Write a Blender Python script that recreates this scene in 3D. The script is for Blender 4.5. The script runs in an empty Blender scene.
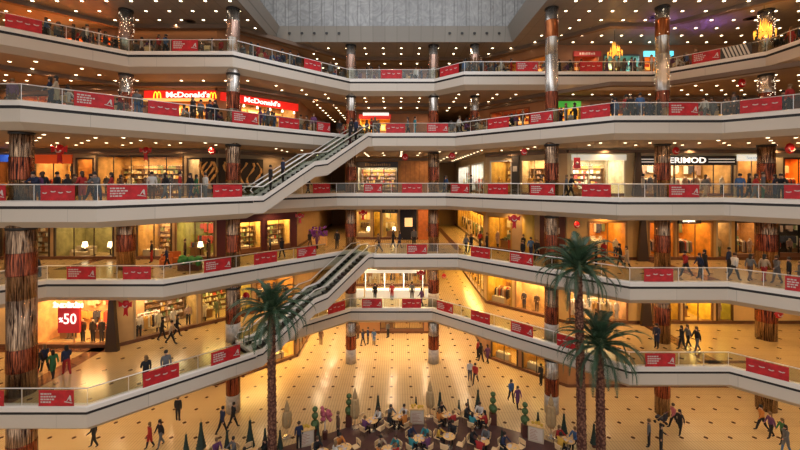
import bpy, math, random
from mathutils import Vector, Matrix
random.seed(7)
R = math.radians
sc = bpy.context.scene
COL = sc.collection

# ---------------------------------------------------------------- camera, world, exposure
EYE = 17.5                      # the photographer stands on the third balcony of the facing side
FPX, CX, CY = 390.0, 397.0, 181.4
cam_d = bpy.data.cameras.new('camera')
cam = bpy.data.objects.new('camera', cam_d); COL.objects.link(cam)
cam.location = (0, 0, EYE); cam.rotation_euler = (R(90), 0, 0)
cam_d.sensor_width = 36; cam_d.lens = 36 * FPX / 800
cam_d.shift_x = (400 - CX) / 800; cam_d.shift_y = -(225 - CY) / 800
cam_d.clip_end = 300
sc.camera = cam
w = bpy.data.worlds.new('ambient_fill'); sc.world = w; w.use_nodes = True
w.node_tree.nodes['Background'].inputs[0].default_value = (1.0, 0.93, 0.86, 1)  # added warm fill in place of light from the unbuilt galleries opposite
w.node_tree.nodes['Background'].inputs[1].default_value = 0.88
sc.view_settings.view_transform = 'Standard'; sc.view_settings.look = 'None'
sc.view_settings.gamma = 1; sc.view_settings.use_curve_mapping = False
sc.view_settings.exposure = 0.0
sc.cycles.use_denoising = True
sc.cycles.max_bounces = 6; sc.cycles.diffuse_bounces = 3; sc.cycles.glossy_bounces = 3
sc.cycles.transparent_max_bounces = 10; sc.cycles.transmission_bounces = 4
sc.cycles.sample_clamp_indirect = 4
sc.cycles.caustics_reflective = False; sc.cycles.caustics_refractive = False

def lamp(kind, loc, energy, color, size=0.1, size_y=None, rot=(0, 0, 0), angle=140, name='ceiling_lamp_light'):
    d = bpy.data.lights.new(name, kind); d.energy = energy; d.color = color
    if kind == 'AREA':
        d.shape = 'RECTANGLE'; d.size = size; d.size_y = size_y or size
    elif kind == 'SPOT':
        d.spot_size = R(angle); d.spot_blend = 0.7; d.shadow_soft_size = size
    else: d.shadow_soft_size = size
    o = bpy.data.objects.new(name, d); o.location = loc; o.rotation_euler = rot; COL.objects.link(o)
    return o
# daylight coming down the atrium through the roof glazing
lamp('AREA', (-0.5, 14, 38.0), 3000, (0.90, 0.93, 1.0), 19, 36, name='skylight_daylight')

# ---------------------------------------------------------------- materials
MATS = {}
def nmat(name):
    m = bpy.data.materials.new(name); m.use_nodes = True
    return m, m.node_tree.nodes, m.node_tree.links, m.node_tree.nodes['Principled BSDF']
def mat(name, col, rough=0.6, metal=0.0, emit=0.0, ecol=None, noise=0.0, nscale=3.0, spec=None):
    if name in MATS: return MATS[name]
    m, N, Lk, b = nmat(name)
    b.inputs['Base Color'].default_value = (*col, 1); b.inputs['Roughness'].default_value = rough
    b.inputs['Metallic'].default_value = metal
    if spec is not None: b.inputs['Specular IOR Level'].default_value = spec
    if emit:
        b.inputs['Emission Color'].default_value = (*(ecol or col), 1); b.inputs['Emission Strength'].default_value = emit
    if noise:
        t = N.new('ShaderNodeTexNoise'); t.inputs['Scale'].default_value = nscale; t.inputs['Detail'].default_value = 4
        tc = N.new('ShaderNodeTexCoord'); Lk.new(tc.outputs['Object'], t.inputs['Vector'])
        cr = N.new('ShaderNodeValToRGB'); Lk.new(t.outputs['Fac'], cr.inputs[0])
        cr.color_ramp.elements[0].position = .3; cr.color_ramp.elements[1].position = .7
        cr.color_ramp.elements[0].color = (*[c * (1 - noise) for c in col], 1)
        cr.color_ramp.elements[1].color = (*[min(1, c * (1 + noise)) for c in col], 1)
        Lk.new(cr.outputs[0], b.inputs['Base Color'])
    MATS[name] = m
    return m

def floor_mat(name, c1, c2, rough=0.22):
    m, N, Lk, b = nmat(name)
    def math_(op, a, c=None):
        n = N.new('ShaderNodeMath'); n.operation = op
        for i, x in enumerate((a, c)):
            if x is None: continue
            if isinstance(x, (int, float)): n.inputs[i].default_value = x
            else: Lk.new(x, n.inputs[i])
        return n.outputs[0]
    g = N.new('ShaderNodeNewGeometry'); s = N.new('ShaderNodeSeparateXYZ'); Lk.new(g.outputs['Position'], s.inputs[0])
    P = 1.66
    def cell(o, off, p):                      # distance to nearest grid line, in metres
        f = math_('ABSOLUTE', math_('SUBTRACT', math_('FRACT', math_('ADD', math_('DIVIDE', math_('SUBTRACT', o, off), p), 50.5)), 0.5))
        return math_('MULTIPLY', f, p)
    dx = cell(s.outputs[0], 2.84, P); dy = cell(s.outputs[1], 36.6, P)
    dot = math_('LESS_THAN', math_('ADD', dx, dy), 0.17)
    jx = cell(s.outputs[0], 2.84 + P / 16, P / 8); jy = cell(s.outputs[1], 36.6 + P / 4, P / 2)
    joint = math_('MAXIMUM', math_('LESS_THAN', jx, 0.016), math_('MULTIPLY', math_('LESS_THAN', jy, 0.015), 0.6))
    nz = N.new('ShaderNodeTexNoise'); nz.inputs['Scale'].default_value = 0.8; nz.inputs['Detail'].default_value = 6
    Lk.new(g.outputs['Position'], nz.inputs['Vector'])
    mx = N.new('ShaderNodeMix'); mx.data_type = 'RGBA'; Lk.new(nz.outputs['Fac'], mx.inputs[0])
    mx.inputs[6].default_value = (*c1, 1); mx.inputs[7].default_value = (*c2, 1)
    m2 = N.new('ShaderNodeMix'); m2.data_type = 'RGBA'; Lk.new(joint, m2.inputs[0]); Lk.new(mx.outputs[2], m2.inputs[6])
    m2.inputs[7].default_value = (*[c * .66 for c in c1], 1)
    m3 = N.new('ShaderNodeMix'); m3.data_type = 'RGBA'; Lk.new(dot, m3.inputs[0]); Lk.new(m2.outputs[2], m3.inputs[6])
    m3.inputs[7].default_value = (.09, .04, .02, 1)
    Lk.new(m3.outputs[2], b.inputs['Base Color']); b.inputs['Roughness'].default_value = rough
    return m

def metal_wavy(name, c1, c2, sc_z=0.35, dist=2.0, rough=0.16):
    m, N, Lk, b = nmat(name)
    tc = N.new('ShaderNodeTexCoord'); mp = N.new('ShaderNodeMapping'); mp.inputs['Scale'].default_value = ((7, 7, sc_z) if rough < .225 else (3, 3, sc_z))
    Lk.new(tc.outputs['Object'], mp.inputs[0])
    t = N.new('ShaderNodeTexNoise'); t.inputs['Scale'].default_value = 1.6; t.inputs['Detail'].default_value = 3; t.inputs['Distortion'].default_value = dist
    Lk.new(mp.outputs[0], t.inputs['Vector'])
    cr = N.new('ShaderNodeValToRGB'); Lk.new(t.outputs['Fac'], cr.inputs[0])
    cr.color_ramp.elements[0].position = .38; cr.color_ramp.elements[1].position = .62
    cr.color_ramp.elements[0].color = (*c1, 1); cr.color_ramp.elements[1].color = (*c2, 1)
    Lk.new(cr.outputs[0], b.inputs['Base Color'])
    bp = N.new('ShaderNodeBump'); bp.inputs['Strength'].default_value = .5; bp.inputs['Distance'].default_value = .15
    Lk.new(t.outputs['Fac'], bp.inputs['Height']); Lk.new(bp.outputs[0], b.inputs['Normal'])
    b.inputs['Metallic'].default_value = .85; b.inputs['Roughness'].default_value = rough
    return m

def glass_mat(name, tint, refl=0.08, rough=0.03):
    m, N, Lk, b = nmat(name)
    N.remove(b); out = N['Material Output']
    t = N.new('ShaderNodeBsdfTransparent'); t.inputs[0].default_value = (*tint, 1)
    g = N.new('ShaderNodeBsdfGlossy'); g.inputs['Roughness'].default_value = rough
    mx = N.new('ShaderNodeMixShader'); mx.inputs[0].default_value = refl
    Lk.new(t.outputs[0], mx.inputs[1]); Lk.new(g.outputs[0], mx.inputs[2]); Lk.new(mx.outputs[0], out.inputs[0])
    return m

def panel_mat(name, col, px, py, jw, rough=.45, axis='xz', var=.06):
    """stone or metal panels with fine joints laid out along the object's own plane"""
    m, N, Lk, b = nmat(name)
    g = N.new('ShaderNodeNewGeometry')
    br = N.new('ShaderNodeTexBrick'); br.offset = 0; br.inputs['Scale'].default_value = 1
    br.inputs['Brick Width'].default_value = px; br.inputs['Row Height'].default_value = py; br.inputs['Mortar Size'].default_value = jw
    br.inputs['Color1'].default_value = (*[c * (1 - var) for c in col], 1); br.inputs['Color2'].default_value = (*[min(1, c * (1 + var)) for c in col], 1)
    br.inputs['Mortar'].default_value = (*[c * .6 for c in col], 1)
    s = N.new('ShaderNodeSeparateXYZ'); Lk.new(g.outputs['Position'], s.inputs[0])
    c = N.new('ShaderNodeCombineXYZ')
    if axis == 'xz':
        Lk.new(s.outputs[0], c.inputs[0]); Lk.new(s.outputs[2], c.inputs[1])
    else:
        Lk.new(s.outputs[0], c.inputs[0]); Lk.new(s.outputs[1], c.inputs[1])
    Lk.new(c.outputs[0], br.inputs['Vector']); Lk.new(br.outputs['Color'], b.inputs['Base Color'])
    b.inputs['Roughness'].default_value = rough
    return m

M = {}
M['fascia'] = panel_mat('fascia_panel', (.62, .56, .49), 3.6, 50, .008, .42, var=.03)
M['lip'] = mat('lip_white', (.80, .76, .72), .3)
M['groove'] = mat('groove_black', (.012, .01, .012), .5)
M['soffit'] = mat('soffit_beige', (.52, .44, .35), .6)
M['ceil'] = mat('ceiling_paint', (.36, .27, .20), .75, noise=.06, nscale=.4)
M['ceil_gray'] = panel_mat('roof_soffit_panel', (.26, .225, .19), 1.66, 1.66, .02, .5, 'xy')
M['cove'] = mat('cove_strip', (1, .55, .15), .5, emit=3.0, ecol=(1, .5, .13))
M['bulk'] = mat('bulkhead_brown', (.17, .11, .075), .6)
M['floor0'] = floor_mat('ground_floor_tile', (.62, .42, .20), (.72, .51, .27), .27)
M['floorN'] = floor_mat('gallery_floor_tile', (.42, .29, .14), (.54, .38, .19), .2)
M['inlay'] = mat('brown_inlay_stone', (.14, .06, .035), .2, noise=.2, nscale=2)
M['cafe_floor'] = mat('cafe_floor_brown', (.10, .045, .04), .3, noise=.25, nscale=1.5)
M['steel'] = mat('steel', (.75, .74, .72), .25, .9)
M['rail'] = mat('handrail_metal', (.80, .78, .76), .28, .6)
M['glass'] = glass_mat('balustrade_glass', (.86, .89, .85), .035)
M['shopglass'] = glass_mat('shop_glass', (.97, .97, .95), .02)
M['red'] = mat('banner_red', (.50, .012, .02), .55, noise=.25, nscale=2.5)
M['redtop'] = mat('ornament_red', (.55, .01, .015), .3)
M['white'] = mat('white_print', (.62, .52, .50), .6)
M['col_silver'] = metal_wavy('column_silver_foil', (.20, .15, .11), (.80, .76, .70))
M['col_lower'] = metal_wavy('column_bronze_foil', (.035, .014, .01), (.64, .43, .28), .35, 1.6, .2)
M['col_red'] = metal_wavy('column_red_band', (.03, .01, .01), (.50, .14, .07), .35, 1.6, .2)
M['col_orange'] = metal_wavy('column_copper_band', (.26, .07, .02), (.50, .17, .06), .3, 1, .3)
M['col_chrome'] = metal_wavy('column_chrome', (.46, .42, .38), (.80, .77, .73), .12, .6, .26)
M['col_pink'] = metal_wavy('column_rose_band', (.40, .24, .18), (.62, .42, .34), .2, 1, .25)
M['col_stone'] = mat('column_stone', (.48, .42, .36), .35, noise=.25, nscale=5)
M['black'] = mat('black', (.012, .011, .012), .45)
M['dark'] = mat('dark_brown', (.05, .028, .018), .5)
M['bulb'] = mat('bulb_glow', (1, .9, .75), .5, emit=3, ecol=(1, .85, .62))
M['lens'] = mat('downlight_lens', (1, .85, .6), .4, emit=9, ecol=(1, .80, .50))
M['trim'] = mat('downlight_trim', (.7, .62, .5), .4)
M['flame'] = mat('crystal_amber', (1, .6, .15), .3, emit=1.15, ecol=(1, .42, .04))
M['step'] = mat('escalator_step', (.028, .027, .03), .45, .5)
M['palm_leaf'] = mat('palm_leaf', (.05, .10, .055), .42, noise=.35, nscale=2)
M['palm_core'] = mat('palm_new_leaf', (.05, .10, .05), .45)
M['hedge'] = mat('clipped_leaf', (.06, .11, .035), .6, noise=.5, nscale=14)
M['conifer'] = mat('conifer_leaf', (.015, .032, .024), .7, noise=.4, nscale=12)
M['pot'] = mat('planter_brown', (.11, .035, .025), .5)
M['canvas'] = mat('parasol_canvas', (.46, .31, .15), .8, noise=.12, nscale=6)
M['wood'] = mat('wood_light', (.80, .50, .20), .4, noise=.2, nscale=5)
M['chairwood'] = mat('bentwood', (.82, .58, .32), .4)
M['skin'] = mat('skin', (.48, .27, .18), .6)
M['shoe'] = mat('shoe', (.02, .016, .014), .5)
def trunk_mat():
    m, N, Lk, b = nmat('palm_trunk')
    tc = N.new('ShaderNodeTexCoord'); v = N.new('ShaderNodeTexVoronoi'); v.inputs['Scale'].default_value = 7
    mp = N.new('ShaderNodeMapping'); mp.inputs['Scale'].default_value = (1.2, 1.2, 1); Lk.new(tc.outputs['Object'], mp.inputs[0]); Lk.new(mp.outputs[0], v.inputs['Vector'])
    cr = N.new('ShaderNodeValToRGB'); Lk.new(v.outputs['Distance'], cr.inputs[0])
    cr.color_ramp.elements[0].color = (.36, .17, .10, 1); cr.color_ramp.elements[1].color = (.07, .02, .015, 1); cr.color_ramp.elements[1].position = .7
    Lk.new(cr.outputs[0], b.inputs['Base Color']); b.inputs['Roughness'].default_value = .8
    return m
M['trunk'] = trunk_mat()
def cmat(rgb, rough=.75, metal=0):
    return mat('paint_%02x%02x%02x' % tuple(int(min(1, c) * 255) for c in rgb) + ('m' if metal else ''), rgb, rough, metal)
def emat(rgb, s):
    return mat('glow_%02x%02x%02x_%d' % (*[int(min(1, c) * 255) for c in rgb], int(s * 10)), rgb, .5, emit=s)

# ---------------------------------------------------------------- mesh helper
class MB:
    def __init__(s): s.v = []; s.f = []; s.m = []
    def add(s, vs, fs, m=0):
        k = len(s.v); s.v += [tuple(p) for p in vs]
        for f in fs: s.f.append([i + k for i in f]); s.m.append(m)
    def quad(s, a, b, c, d, m=0): s.add([a, b, c, d], [(0, 1, 2, 3)], m)
    def box(s, x0, x1, y0, y1, z0, z1, m=0, rot=0, piv=None):
        vs = [(x, y, z) for z in (z0, z1) for y in (y0, y1) for x in (x0, x1)]
        if rot:
            px, py = piv or ((x0 + x1) / 2, (y0 + y1) / 2); c, n = math.cos(rot), math.sin(rot)
            vs = [(px + (x - px) * c - (y - py) * n, py + (x - px) * n + (y - py) * c, z) for x, y, z in vs]
        s.add(vs, [(0, 2, 3, 1), (4, 5, 7, 6), (0, 1, 5, 4), (1, 3, 7, 5), (3, 2, 6, 7), (2, 0, 4, 6)], m)
    def lathe(s, prof, n=12, c=(0, 0, 0), m=0, sx=1, sy=1):
        k = len(prof); vs = []
        for r, z in prof:
            for i in range(n):
                a = 2 * math.pi * i / n; vs.append((c[0] + r * math.cos(a) * sx, c[1] + r * math.sin(a) * sy, c[2] + z))
        fs = [(j * n + i, j * n + (i + 1) % n, (j + 1) * n + (i + 1) % n, (j + 1) * n + i) for j in range(k - 1) for i in range(n)]
        fs.append(tuple(range(n - 1, -1, -1))); fs.append(tuple((k - 1) * n + i for i in range(n)))
        s.add(vs, fs, m)
    def tube(s, pts, r, n=6, m=0):
        pts = [Vector(p) for p in pts]; vs = []
        rr = r if isinstance(r, (list, tuple)) else [r] * len(pts)
        for i, p in enumerate(pts):
            t = (pts[min(i + 1, len(pts) - 1)] - pts[max(i - 1, 0)])
            t = t.normalized() if t.length > 1e-9 else Vector((0, 0, 1))
            up = Vector((0, 0, 1)) if abs(t.z) < .95 else Vector((1, 0, 0))
            a = t.cross(up).normalized(); b = a.cross(t).normalized()
            for j in range(n):
                q = 2 * math.pi * j / n; vs.append(p + (a * math.cos(q) + b * math.sin(q)) * rr[i])
        fs = [(j * n + i, j * n + (i + 1) % n, (j + 1) * n + (i + 1) % n, (j + 1) * n + i) for j in range(len(pts) - 1) for i in range(n)]
        fs.append(tuple(range(n - 1, -1, -1))); fs.append(tuple((len(pts) - 1) * n + i for i in range(n)))
        s.add(vs, fs, m)
    def prism(s, pts, z0, z1, m=0):
        n = len(pts); vs = [(x, y, z0) for x, y in pts] + [(x, y, z1) for x, y in pts]
        s.add(vs, [tuple(range(n - 1, -1, -1)), tuple(range(n, 2 * n))] + [(i, (i + 1) % n, (i + 1) % n + n, i + n) for i in range(n)], m)
    def plate(s, pts, y0, y1, m=0):        # outline in x,z given thickness along y
        n = len(pts); vs = [(x, y0, z) for x, z in pts] + [(x, y1, z) for x, z in pts]
        s.add(vs, [tuple(range(n)), tuple(range(2 * n - 1, n - 1, -1))] + [((i + 1) % n, i, i + n, (i + 1) % n + n) for i in range(n)], m)
    def ball(s, c, r, n=8, k=6, m=0, sz=1):
        s.lathe([(max(.001, r * math.sin(math.pi * j / k)), -r * sz * math.cos(math.pi * j / k)) for j in range(k + 1)], n, c, m)
    def mesh(s, name, mats, smooth=False):
        me = bpy.data.meshes.new(name); me.from_pydata(s.v, [], s.f)
        for mt in (mats if isinstance(mats, (list, tuple)) else [mats]): me.materials.append(mt)
        me.polygons.foreach_set('material_index', s.m)
        if smooth: me.polygons.foreach_set('use_smooth', [True] * len(s.f))
        me.update(); return me
    def build(s, name, mats, parent=None, loc=(0, 0, 0), rz=0, smooth=False):
        return put(name, s.mesh(name, mats, smooth), parent, loc, rz)
def put(name, me, parent=None, loc=(0, 0, 0), rz=0, scale=None):
    o = bpy.data.objects.new(name, me); COL.objects.link(o); o.location = loc; o.rotation_euler = (0, 0, rz)
    if scale: o.scale = (scale,) * 3
    if parent: o.parent = parent
    return o
THINGS = []
def tag(o, label, cat, group=None, kind=None, same=False):
    o['label'] = label; o['category'] = cat
    if group: o['group'] = group
    if kind: o['kind'] = kind
    if not same: THINGS.append(o)
    return o
def thing(name, label, cat, loc=(0, 0, 0), rz=0, group=None):
    return tag(put(name, None, None, loc, rz), label, cat, group)
def struct(o): o['kind'] = 'structure'; return o
def copy_tree(o, parent=None):
    c = o.copy(); COL.objects.link(c)
    if parent: c.parent = parent
    else: THINGS.append(c)
    for ch in list(KIDS.get(o.name, [])): copy_tree(ch, c)
    return c
KIDS = {}
def kids(root, *ch): KIDS[root.name] = list(ch); return root

# ---------------------------------------------------------------- levels and plan
H = 5.41
FL = {0: 0.0, 2: H, 3: 2 * H, 4: 3 * H, 5: 4 * H, 6: 5 * H}
ROOF = 30.65
CE = {0: H - 1.33, 2: 2 * H - 1.33, 3: 3 * H - 1.33, 4: 4 * H - 1.33, 5: 5 * H - 1.33, 6: ROOF}
LN = {0: 'ground floor', 2: 'lowest balcony', 3: 'fourth balcony down', 4: 'third balcony down', 5: 'second balcony down', 6: 'top balcony'}
EDGE = {
 6: [(-46, 19.0), (-30.3, 19.0), (-20.1, 29.2), (-12.3, 29.2), (-4.45, 37.05), (3.55, 37.05), (5.95, 34.6), (22.6, 34.6), (27.7, 29.3), (27.7, 24), (36, 15.7), (46, 15.7)],
 5: [(-46, 20.8), (-20.1, 20.8), (-5.95, 35.0), (-4.05, 36.9), (-2.2, 35.05), (5.2, 35.0), (14.4, 25.8), (21.5, 25.8), (31, 16.3), (46, 16.3)],
 4: [(-46, 21.3), (-16.4, 21.3), (-9.85, 27.55), (-11.7, 29.4), (-5.5, 35.6), (4.45, 35.6), (14.5, 25.5), (21.4, 25.5), (31, 15.9), (46, 15.9)],
 3: [(-46, 16.0), (-32.8, 16.0), (-23.1, 25.7), (-15.4, 25.7), (-6.3, 34.8), (-4.15, 36.95), (-2.3, 35.1), (-2.0, 34.7), (5.4, 34.7), (15.0, 25.1), (21.3, 25.1), (31, 15.4), (46, 15.4)],
 2: [(-46, 20.6), (-16.4, 20.6), (-9.8, 27.2), (-11.65, 29.1), (-4.35, 36.6), (3.3, 36.6), (14.9, 25.0), (21.3, 25.0), (31, 15.3), (46, 15.3)],
}
GAPS = {5: [(2, 4)], 4: [(2, 3)], 3: [(4, 7)], 2: [(2, 3)], 6: []}      # stretches with no balustrade: escalator mouths
def seg_len(a, b): return math.hypot(b[0] - a[0], b[1] - a[1])
def offset(pl, d):
    """offset a left-to-right polyline; d > 0 moves it into the slab (away from the void)"""
    out = []
    for i, p in enumerate(pl):
        ns = []
        for a, b in ((i - 1, i), (i, i + 1)):
            if 0 <= a and b < len(pl):
                dx, dy = pl[b][0] - pl[a][0], pl[b][1] - pl[a][1]; l = math.hypot(dx, dy); ns.append((-dy / l, dx / l))
        if len(ns) == 1: n = ns[0]; k = 1
        else:
            n = (ns[0][0] + ns[1][0], ns[0][1] + ns[1][1]); l = math.hypot(*n); n = (n[0] / l, n[1] / l)
            k = 1 / max(.5, n[0] * ns[0][0] + n[1] * ns[0][1])
        out.append((p[0] + n[0] * d * k, p[1] + n[1] * d * k))
    return out
def strip(mb, pl, prof):
    """sweep a profile of (offset inward, z, material) along a polyline"""
    rings = [offset(pl, o) for o, z, m in prof]
    for j in range(len(prof) - 1):
        a, b = rings[j], rings[j + 1]; za, zb = prof[j][1], prof[j + 1][1]
        for i in range(len(pl) - 1):
            mb.quad((*a[i], za), (*b[i], zb), (*b[i + 1], zb), (*a[i + 1], za), prof[j][2])
def inside(poly, x, y):
    c = False
    for i in range(len(poly)):
        (x1, y1), (x2, y2) = poly[i], poly[i - 1]
        if (y1 > y) != (y2 > y) and x < (x2 - x1) * (y - y1) / (y2 - y1) + x1: c = not c
    return c
def slab_poly(L, d=0): return offset(EDGE[L], d) + [(46, 60), (-46, 60)]
def on_line(px, A, B):
    k = (px - CX) / FPX; dx, dy = B[0] - A[0], B[1] - A[1]
    t = (k * A[1] - A[0]) / (dx - k * dy); return t
def edge_at(L, px, off=0.0):
    """point of the balcony edge seen at picture column px: position, direction"""
    pl = offset(EDGE[L], off); best = None
    for i in range(len(pl) - 1):
        A, B = pl[i], pl[i + 1]
        try: t = on_line(px, A, B)
        except ZeroDivisionError: continue
        if -1e-6 <= t <= 1 + 1e-6:
            y = A[1] + (B[1] - A[1]) * t
            if y > 5 and (best is None or y < best[1][1]):
                l = seg_len(A, B); best = (i, (A[0] + (B[0] - A[0]) * t, y), ((B[0] - A[0]) / l, (B[1] - A[1]) / l))
    return best
def ground_pt(px, py, L):
    """the spot on level L's floor seen at that pixel"""
    D = FPX * (EYE - FL[L]) / (py - CY); return ((px - CX) * D / FPX, D)

# ---- floors, ceilings, balcony edges
mb = MB(); mb.quad((-46, -4, 0), (46, -4, 0), (46, 60, 0), (-46, 60, 0)); struct(mb.build('floor', M['floor0']))
PROF = [(.55, 0, 0), (.30, .0, 0), (.30, .22, 0), (.02, .22, 0), (-.04, .16, 0), (-.04, -.08, 1), (.03, -.08, 1), (.03, -.245, 2), (0, -.245, 2), (0, -.95, 3), (.55, -1.33, 3)]
for L in (2, 3, 4, 5, 6):
    z = FL[L]
    mb = MB(); p = slab_poly(L, .3); mb.add([(x, y, z) for x, y in p], [tuple(range(len(p)))]); struct(mb.build('floor', M['floorN']))
    mb = MB(); p = slab_poly(L, .55); mb.add([(x, y, z - 1.33) for x, y in p], [tuple(reversed(range(len(p))))]); struct(mb.build('ceiling', M['ceil']))
    mb = MB(); strip(mb, EDGE[L], [(o, z + h, m) for o, h, m in PROF])
    struct(mb.build('trim_%d' % L, [M['lip'], M['groove'], M['fascia'], M['soffit']]))
# ---- roof: soffit round the light well, sloped upstand, tall panelled wall of the well above it
OP = (-11.55, 10.9, 36.8)           # opening of the soffit: left, right, far side
mb = MB(); z = ROOF
for q in ([(-46, -4), (OP[0], -4), (OP[0], OP[2]), (-46, OP[2])], [(OP[1], -4), (46, -4), (46, OP[2]), (OP[1], OP[2])], [(-46, OP[2]), (46, OP[2]), (46, 60), (-46, 60)]):
    mb.add([(x, y, z) for x, y in q], [(3, 2, 1, 0)])
struct(mb.build('ceiling', M['ceil_gray']))
mb = MB(); i0, i1, i2, zt = OP[0] + .55, OP[1] - .55, OP[2] - .3, ROOF + 1.4
mb.quad((OP[0], OP[2], z), (OP[1], OP[2], z), (i1, i2, zt), (i0, i2, zt)); mb.quad((OP[0], -4, z), (OP[0], OP[2], z), (i0, i2, zt), (i0, -4, zt))
mb.quad((OP[1], OP[2], z), (OP[1], -4, z), (i1, -4, zt), (i1, i2, zt))
struct(mb.build('trim_7', panel_mat('well_upstand', (.27, .255, .23), 1.13, 50, .02, .4)))
mb = MB(); mb.quad((-17, 37.2, zt), (16, 37.2, zt), (16, 37.2, 42), (-17, 37.2, 42)); mb.quad((-17, -4, zt), (-17, 37.2, zt), (-17, 37.2, 42), (-17, -4, 42)); mb.quad((16, 37.2, zt), (16, -4, zt), (16, -4, 42), (16, 37.2, 42))
def well_mat():
    m, N, Lk, b = nmat('well_glazed_panel')
    g = N.new('ShaderNodeNewGeometry'); s = N.new('ShaderNodeSeparateXYZ'); Lk.new(g.outputs['Position'], s.inputs[0]); c = N.new('ShaderNodeCombineXYZ')
    Lk.new(s.outputs[0], c.inputs[0]); Lk.new(s.outputs[2], c.inputs[1])
    br = N.new('ShaderNodeTexBrick'); br.offset = 0; br.inputs['Scale'].default_value = 1; br.inputs['Brick Width'].default_value = 1.15; br.inputs['Row Height'].default_value = 60; br.inputs['Mortar Size'].default_value = .025
    br.inputs['Color1'].default_value = (.27, .28, .29, 1); br.inputs['Color2'].default_value = (.33, .34, .35, 1); br.inputs['Mortar'].default_value = (.18, .185, .19, 1)
    Lk.new(c.outputs[0], br.inputs['Vector'])
    nz = N.new('ShaderNodeTexNoise'); nz.inputs['Scale'].default_value = .9; nz.inputs['Distortion'].default_value = 3; Lk.new(g.outputs['Position'], nz.inputs['Vector'])  # wavy glass reflections, painted into the panel colour
    mx = N.new('ShaderNodeMix'); mx.data_type = 'RGBA'; mx.blend_type = 'OVERLAY'; mx.inputs[0].default_value = .55
    Lk.new(br.outputs['Color'], mx.inputs[6]); Lk.new(nz.outputs['Fac'], mx.inputs[7]); Lk.new(mx.outputs[2], b.inputs['Base Color']); b.inputs['Roughness'].default_value = .3
    return m
struct(mb.build('wall_well', well_mat()))
mb = MB(); mb.quad((-46, 60, 0), (46, 60, 0), (46, 60, ROOF), (-46, 60, ROOF)); mb.quad((-46, -4, 0), (-46, 60, 0), (-46, 60, ROOF), (-46, -4, ROOF)); mb.quad((46, 60, 0), (46, -4, 0), (46, -4, ROOF), (46, 60, ROOF))
struct(mb.build('wall_back', mat('outer_wall', (.30, .19, .11), .8)))
# mullions down the glazed wall of the well
mb = MB()
for i in range(29): x = -16.4 + i * 1.15; mb.box(x - .02, x + .02, 37.15, 37.2, zt, 42)
struct(mb.build('trim_8', cmat((.20, .205, .21), .5)))
# dropped bulkheads with a warm strip along them
COVE = [(-38, 19), (-23.3, 33.7 - .2), (-14.2, 33.5), (-5.5, 42.2), (9.0, 42.2), (18.0, 33.2), (22.5, 33.2), (30, 25.7)]
for L in (6, 5, 4):
    zc = CE[L]; off = {6: -.9, 5: -1.1, 4: -1.6}[L]
    if L == 4: continue
    pl = offset(COVE, off); mb = MB()
    strip(mb, pl, [(0, zc, 0), (0, zc - .32, 0), (.5, zc - .32, 1), (.62, zc - .26, 0), (.62, zc, 0)])
    struct(mb.build('trim_9' if L == 6 else 'trim_10', [M['bulk'], M['cove']]))
# dark stone inlays in the floors
def inlay(L, pts, n):
    mb = MB(); z = FL[L]; mb.prism(pts, z + .002, z + .012); struct(mb.build('trim_%d' % n, M['inlay']))
inlay(2, [(-22.1, 21.0), (-21.0, 21.0), (-21.0, 28.4), (-22.1, 28.4)], 11)
inlay(2, [(-30, 27.6), (-20.2, 27.6), (-20.2, 28.4), (-30, 28.4)], 12)
inlay(2, [(20.6, 25.6), (21.6, 25.6), (21.6, 33.2), (20.6, 33.2)], 13)
inlay(3, [(20.9, 25.6), (21.9, 25.6), (21.9, 33.2), (20.9, 33.2)], 14)
inlay(3, [(5.7, 38), (6.3, 38), (6.3, 56), (5.7, 56)], 15)
inlay(3, [(-26, 29.5), (-25, 29.5), (-25, 34), (-26, 34)], 16)
inlay(2, [(20.2, 25.9), (24.5, 25.9), (24.5, 26.3), (20.2, 26.3)], 17)

# ---------------------------------------------------------------- shop walls and shops
LINES = {'Lf': ((-46, 33.5), (-15.5, 33.5)), 'Ld': ((-15.5, 33.5), (-10.0, 39.0)), 'Ls': ((-10, 39), (-10, 59.5)),
         'C': ((-4.8, 45), (3.7, 45)), 'Rs': ((8.9, 59.5), (8.9, 38.8)), 'Rd': ((8.9, 38.8), (14.5, 33.2)), 'Rf': ((14.5, 33.2), (46, 33.2)),
         'Cl': ((-4.8, 59.5), (-4.8, 45)), 'Cr': ((3.7, 45), (3.7, 59.5)),
         'L2f': ((-46, 28.4), (-20.6, 28.4)), 'L2d': ((-20.6, 28.4), (-10, 39.0))}
LINES.update({'R6s': ((8.9, 59.5), (8.9, 43.2)), 'R6d': ((8.9, 43.2), (14.5, 37.6)), 'R6f': ((14.5, 37.6), (46, 37.6))})
BAYS = {}
PERSON = {}   # filled below: pose name -> mesh
def frame(L, line, px0, px1):
    A, B = LINES[line]; t0, t1 = on_line(px0, A, B), on_line(px1, A, B); l = seg_len(A, B)
    t0, t1 = max(0.0, min(1, t0)), max(0.0, min(1, t1))
    u0, u1 = t0 * l, t1 * l; d = ((B[0] - A[0]) / l, (B[1] - A[1]) / l)
    return u0, u1, (A[0] + d[0] * u0, A[1] + d[1] * u0), math.atan2(d[1], d[0])
SHOPK = {0: .5, 2: .52, 3: .42, 4: .46, 5: .42, 6: .5}
GOODS = [(.5, .08, .05), (.65, .5, .3), (.75, .68, .5), (.12, .07, .05), (.35, .16, .06), (.7, .4, .1), (.2, .25, .12), (.45, .3, .25), (.8, .75, .7), (.06, .06, .09)]
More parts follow.
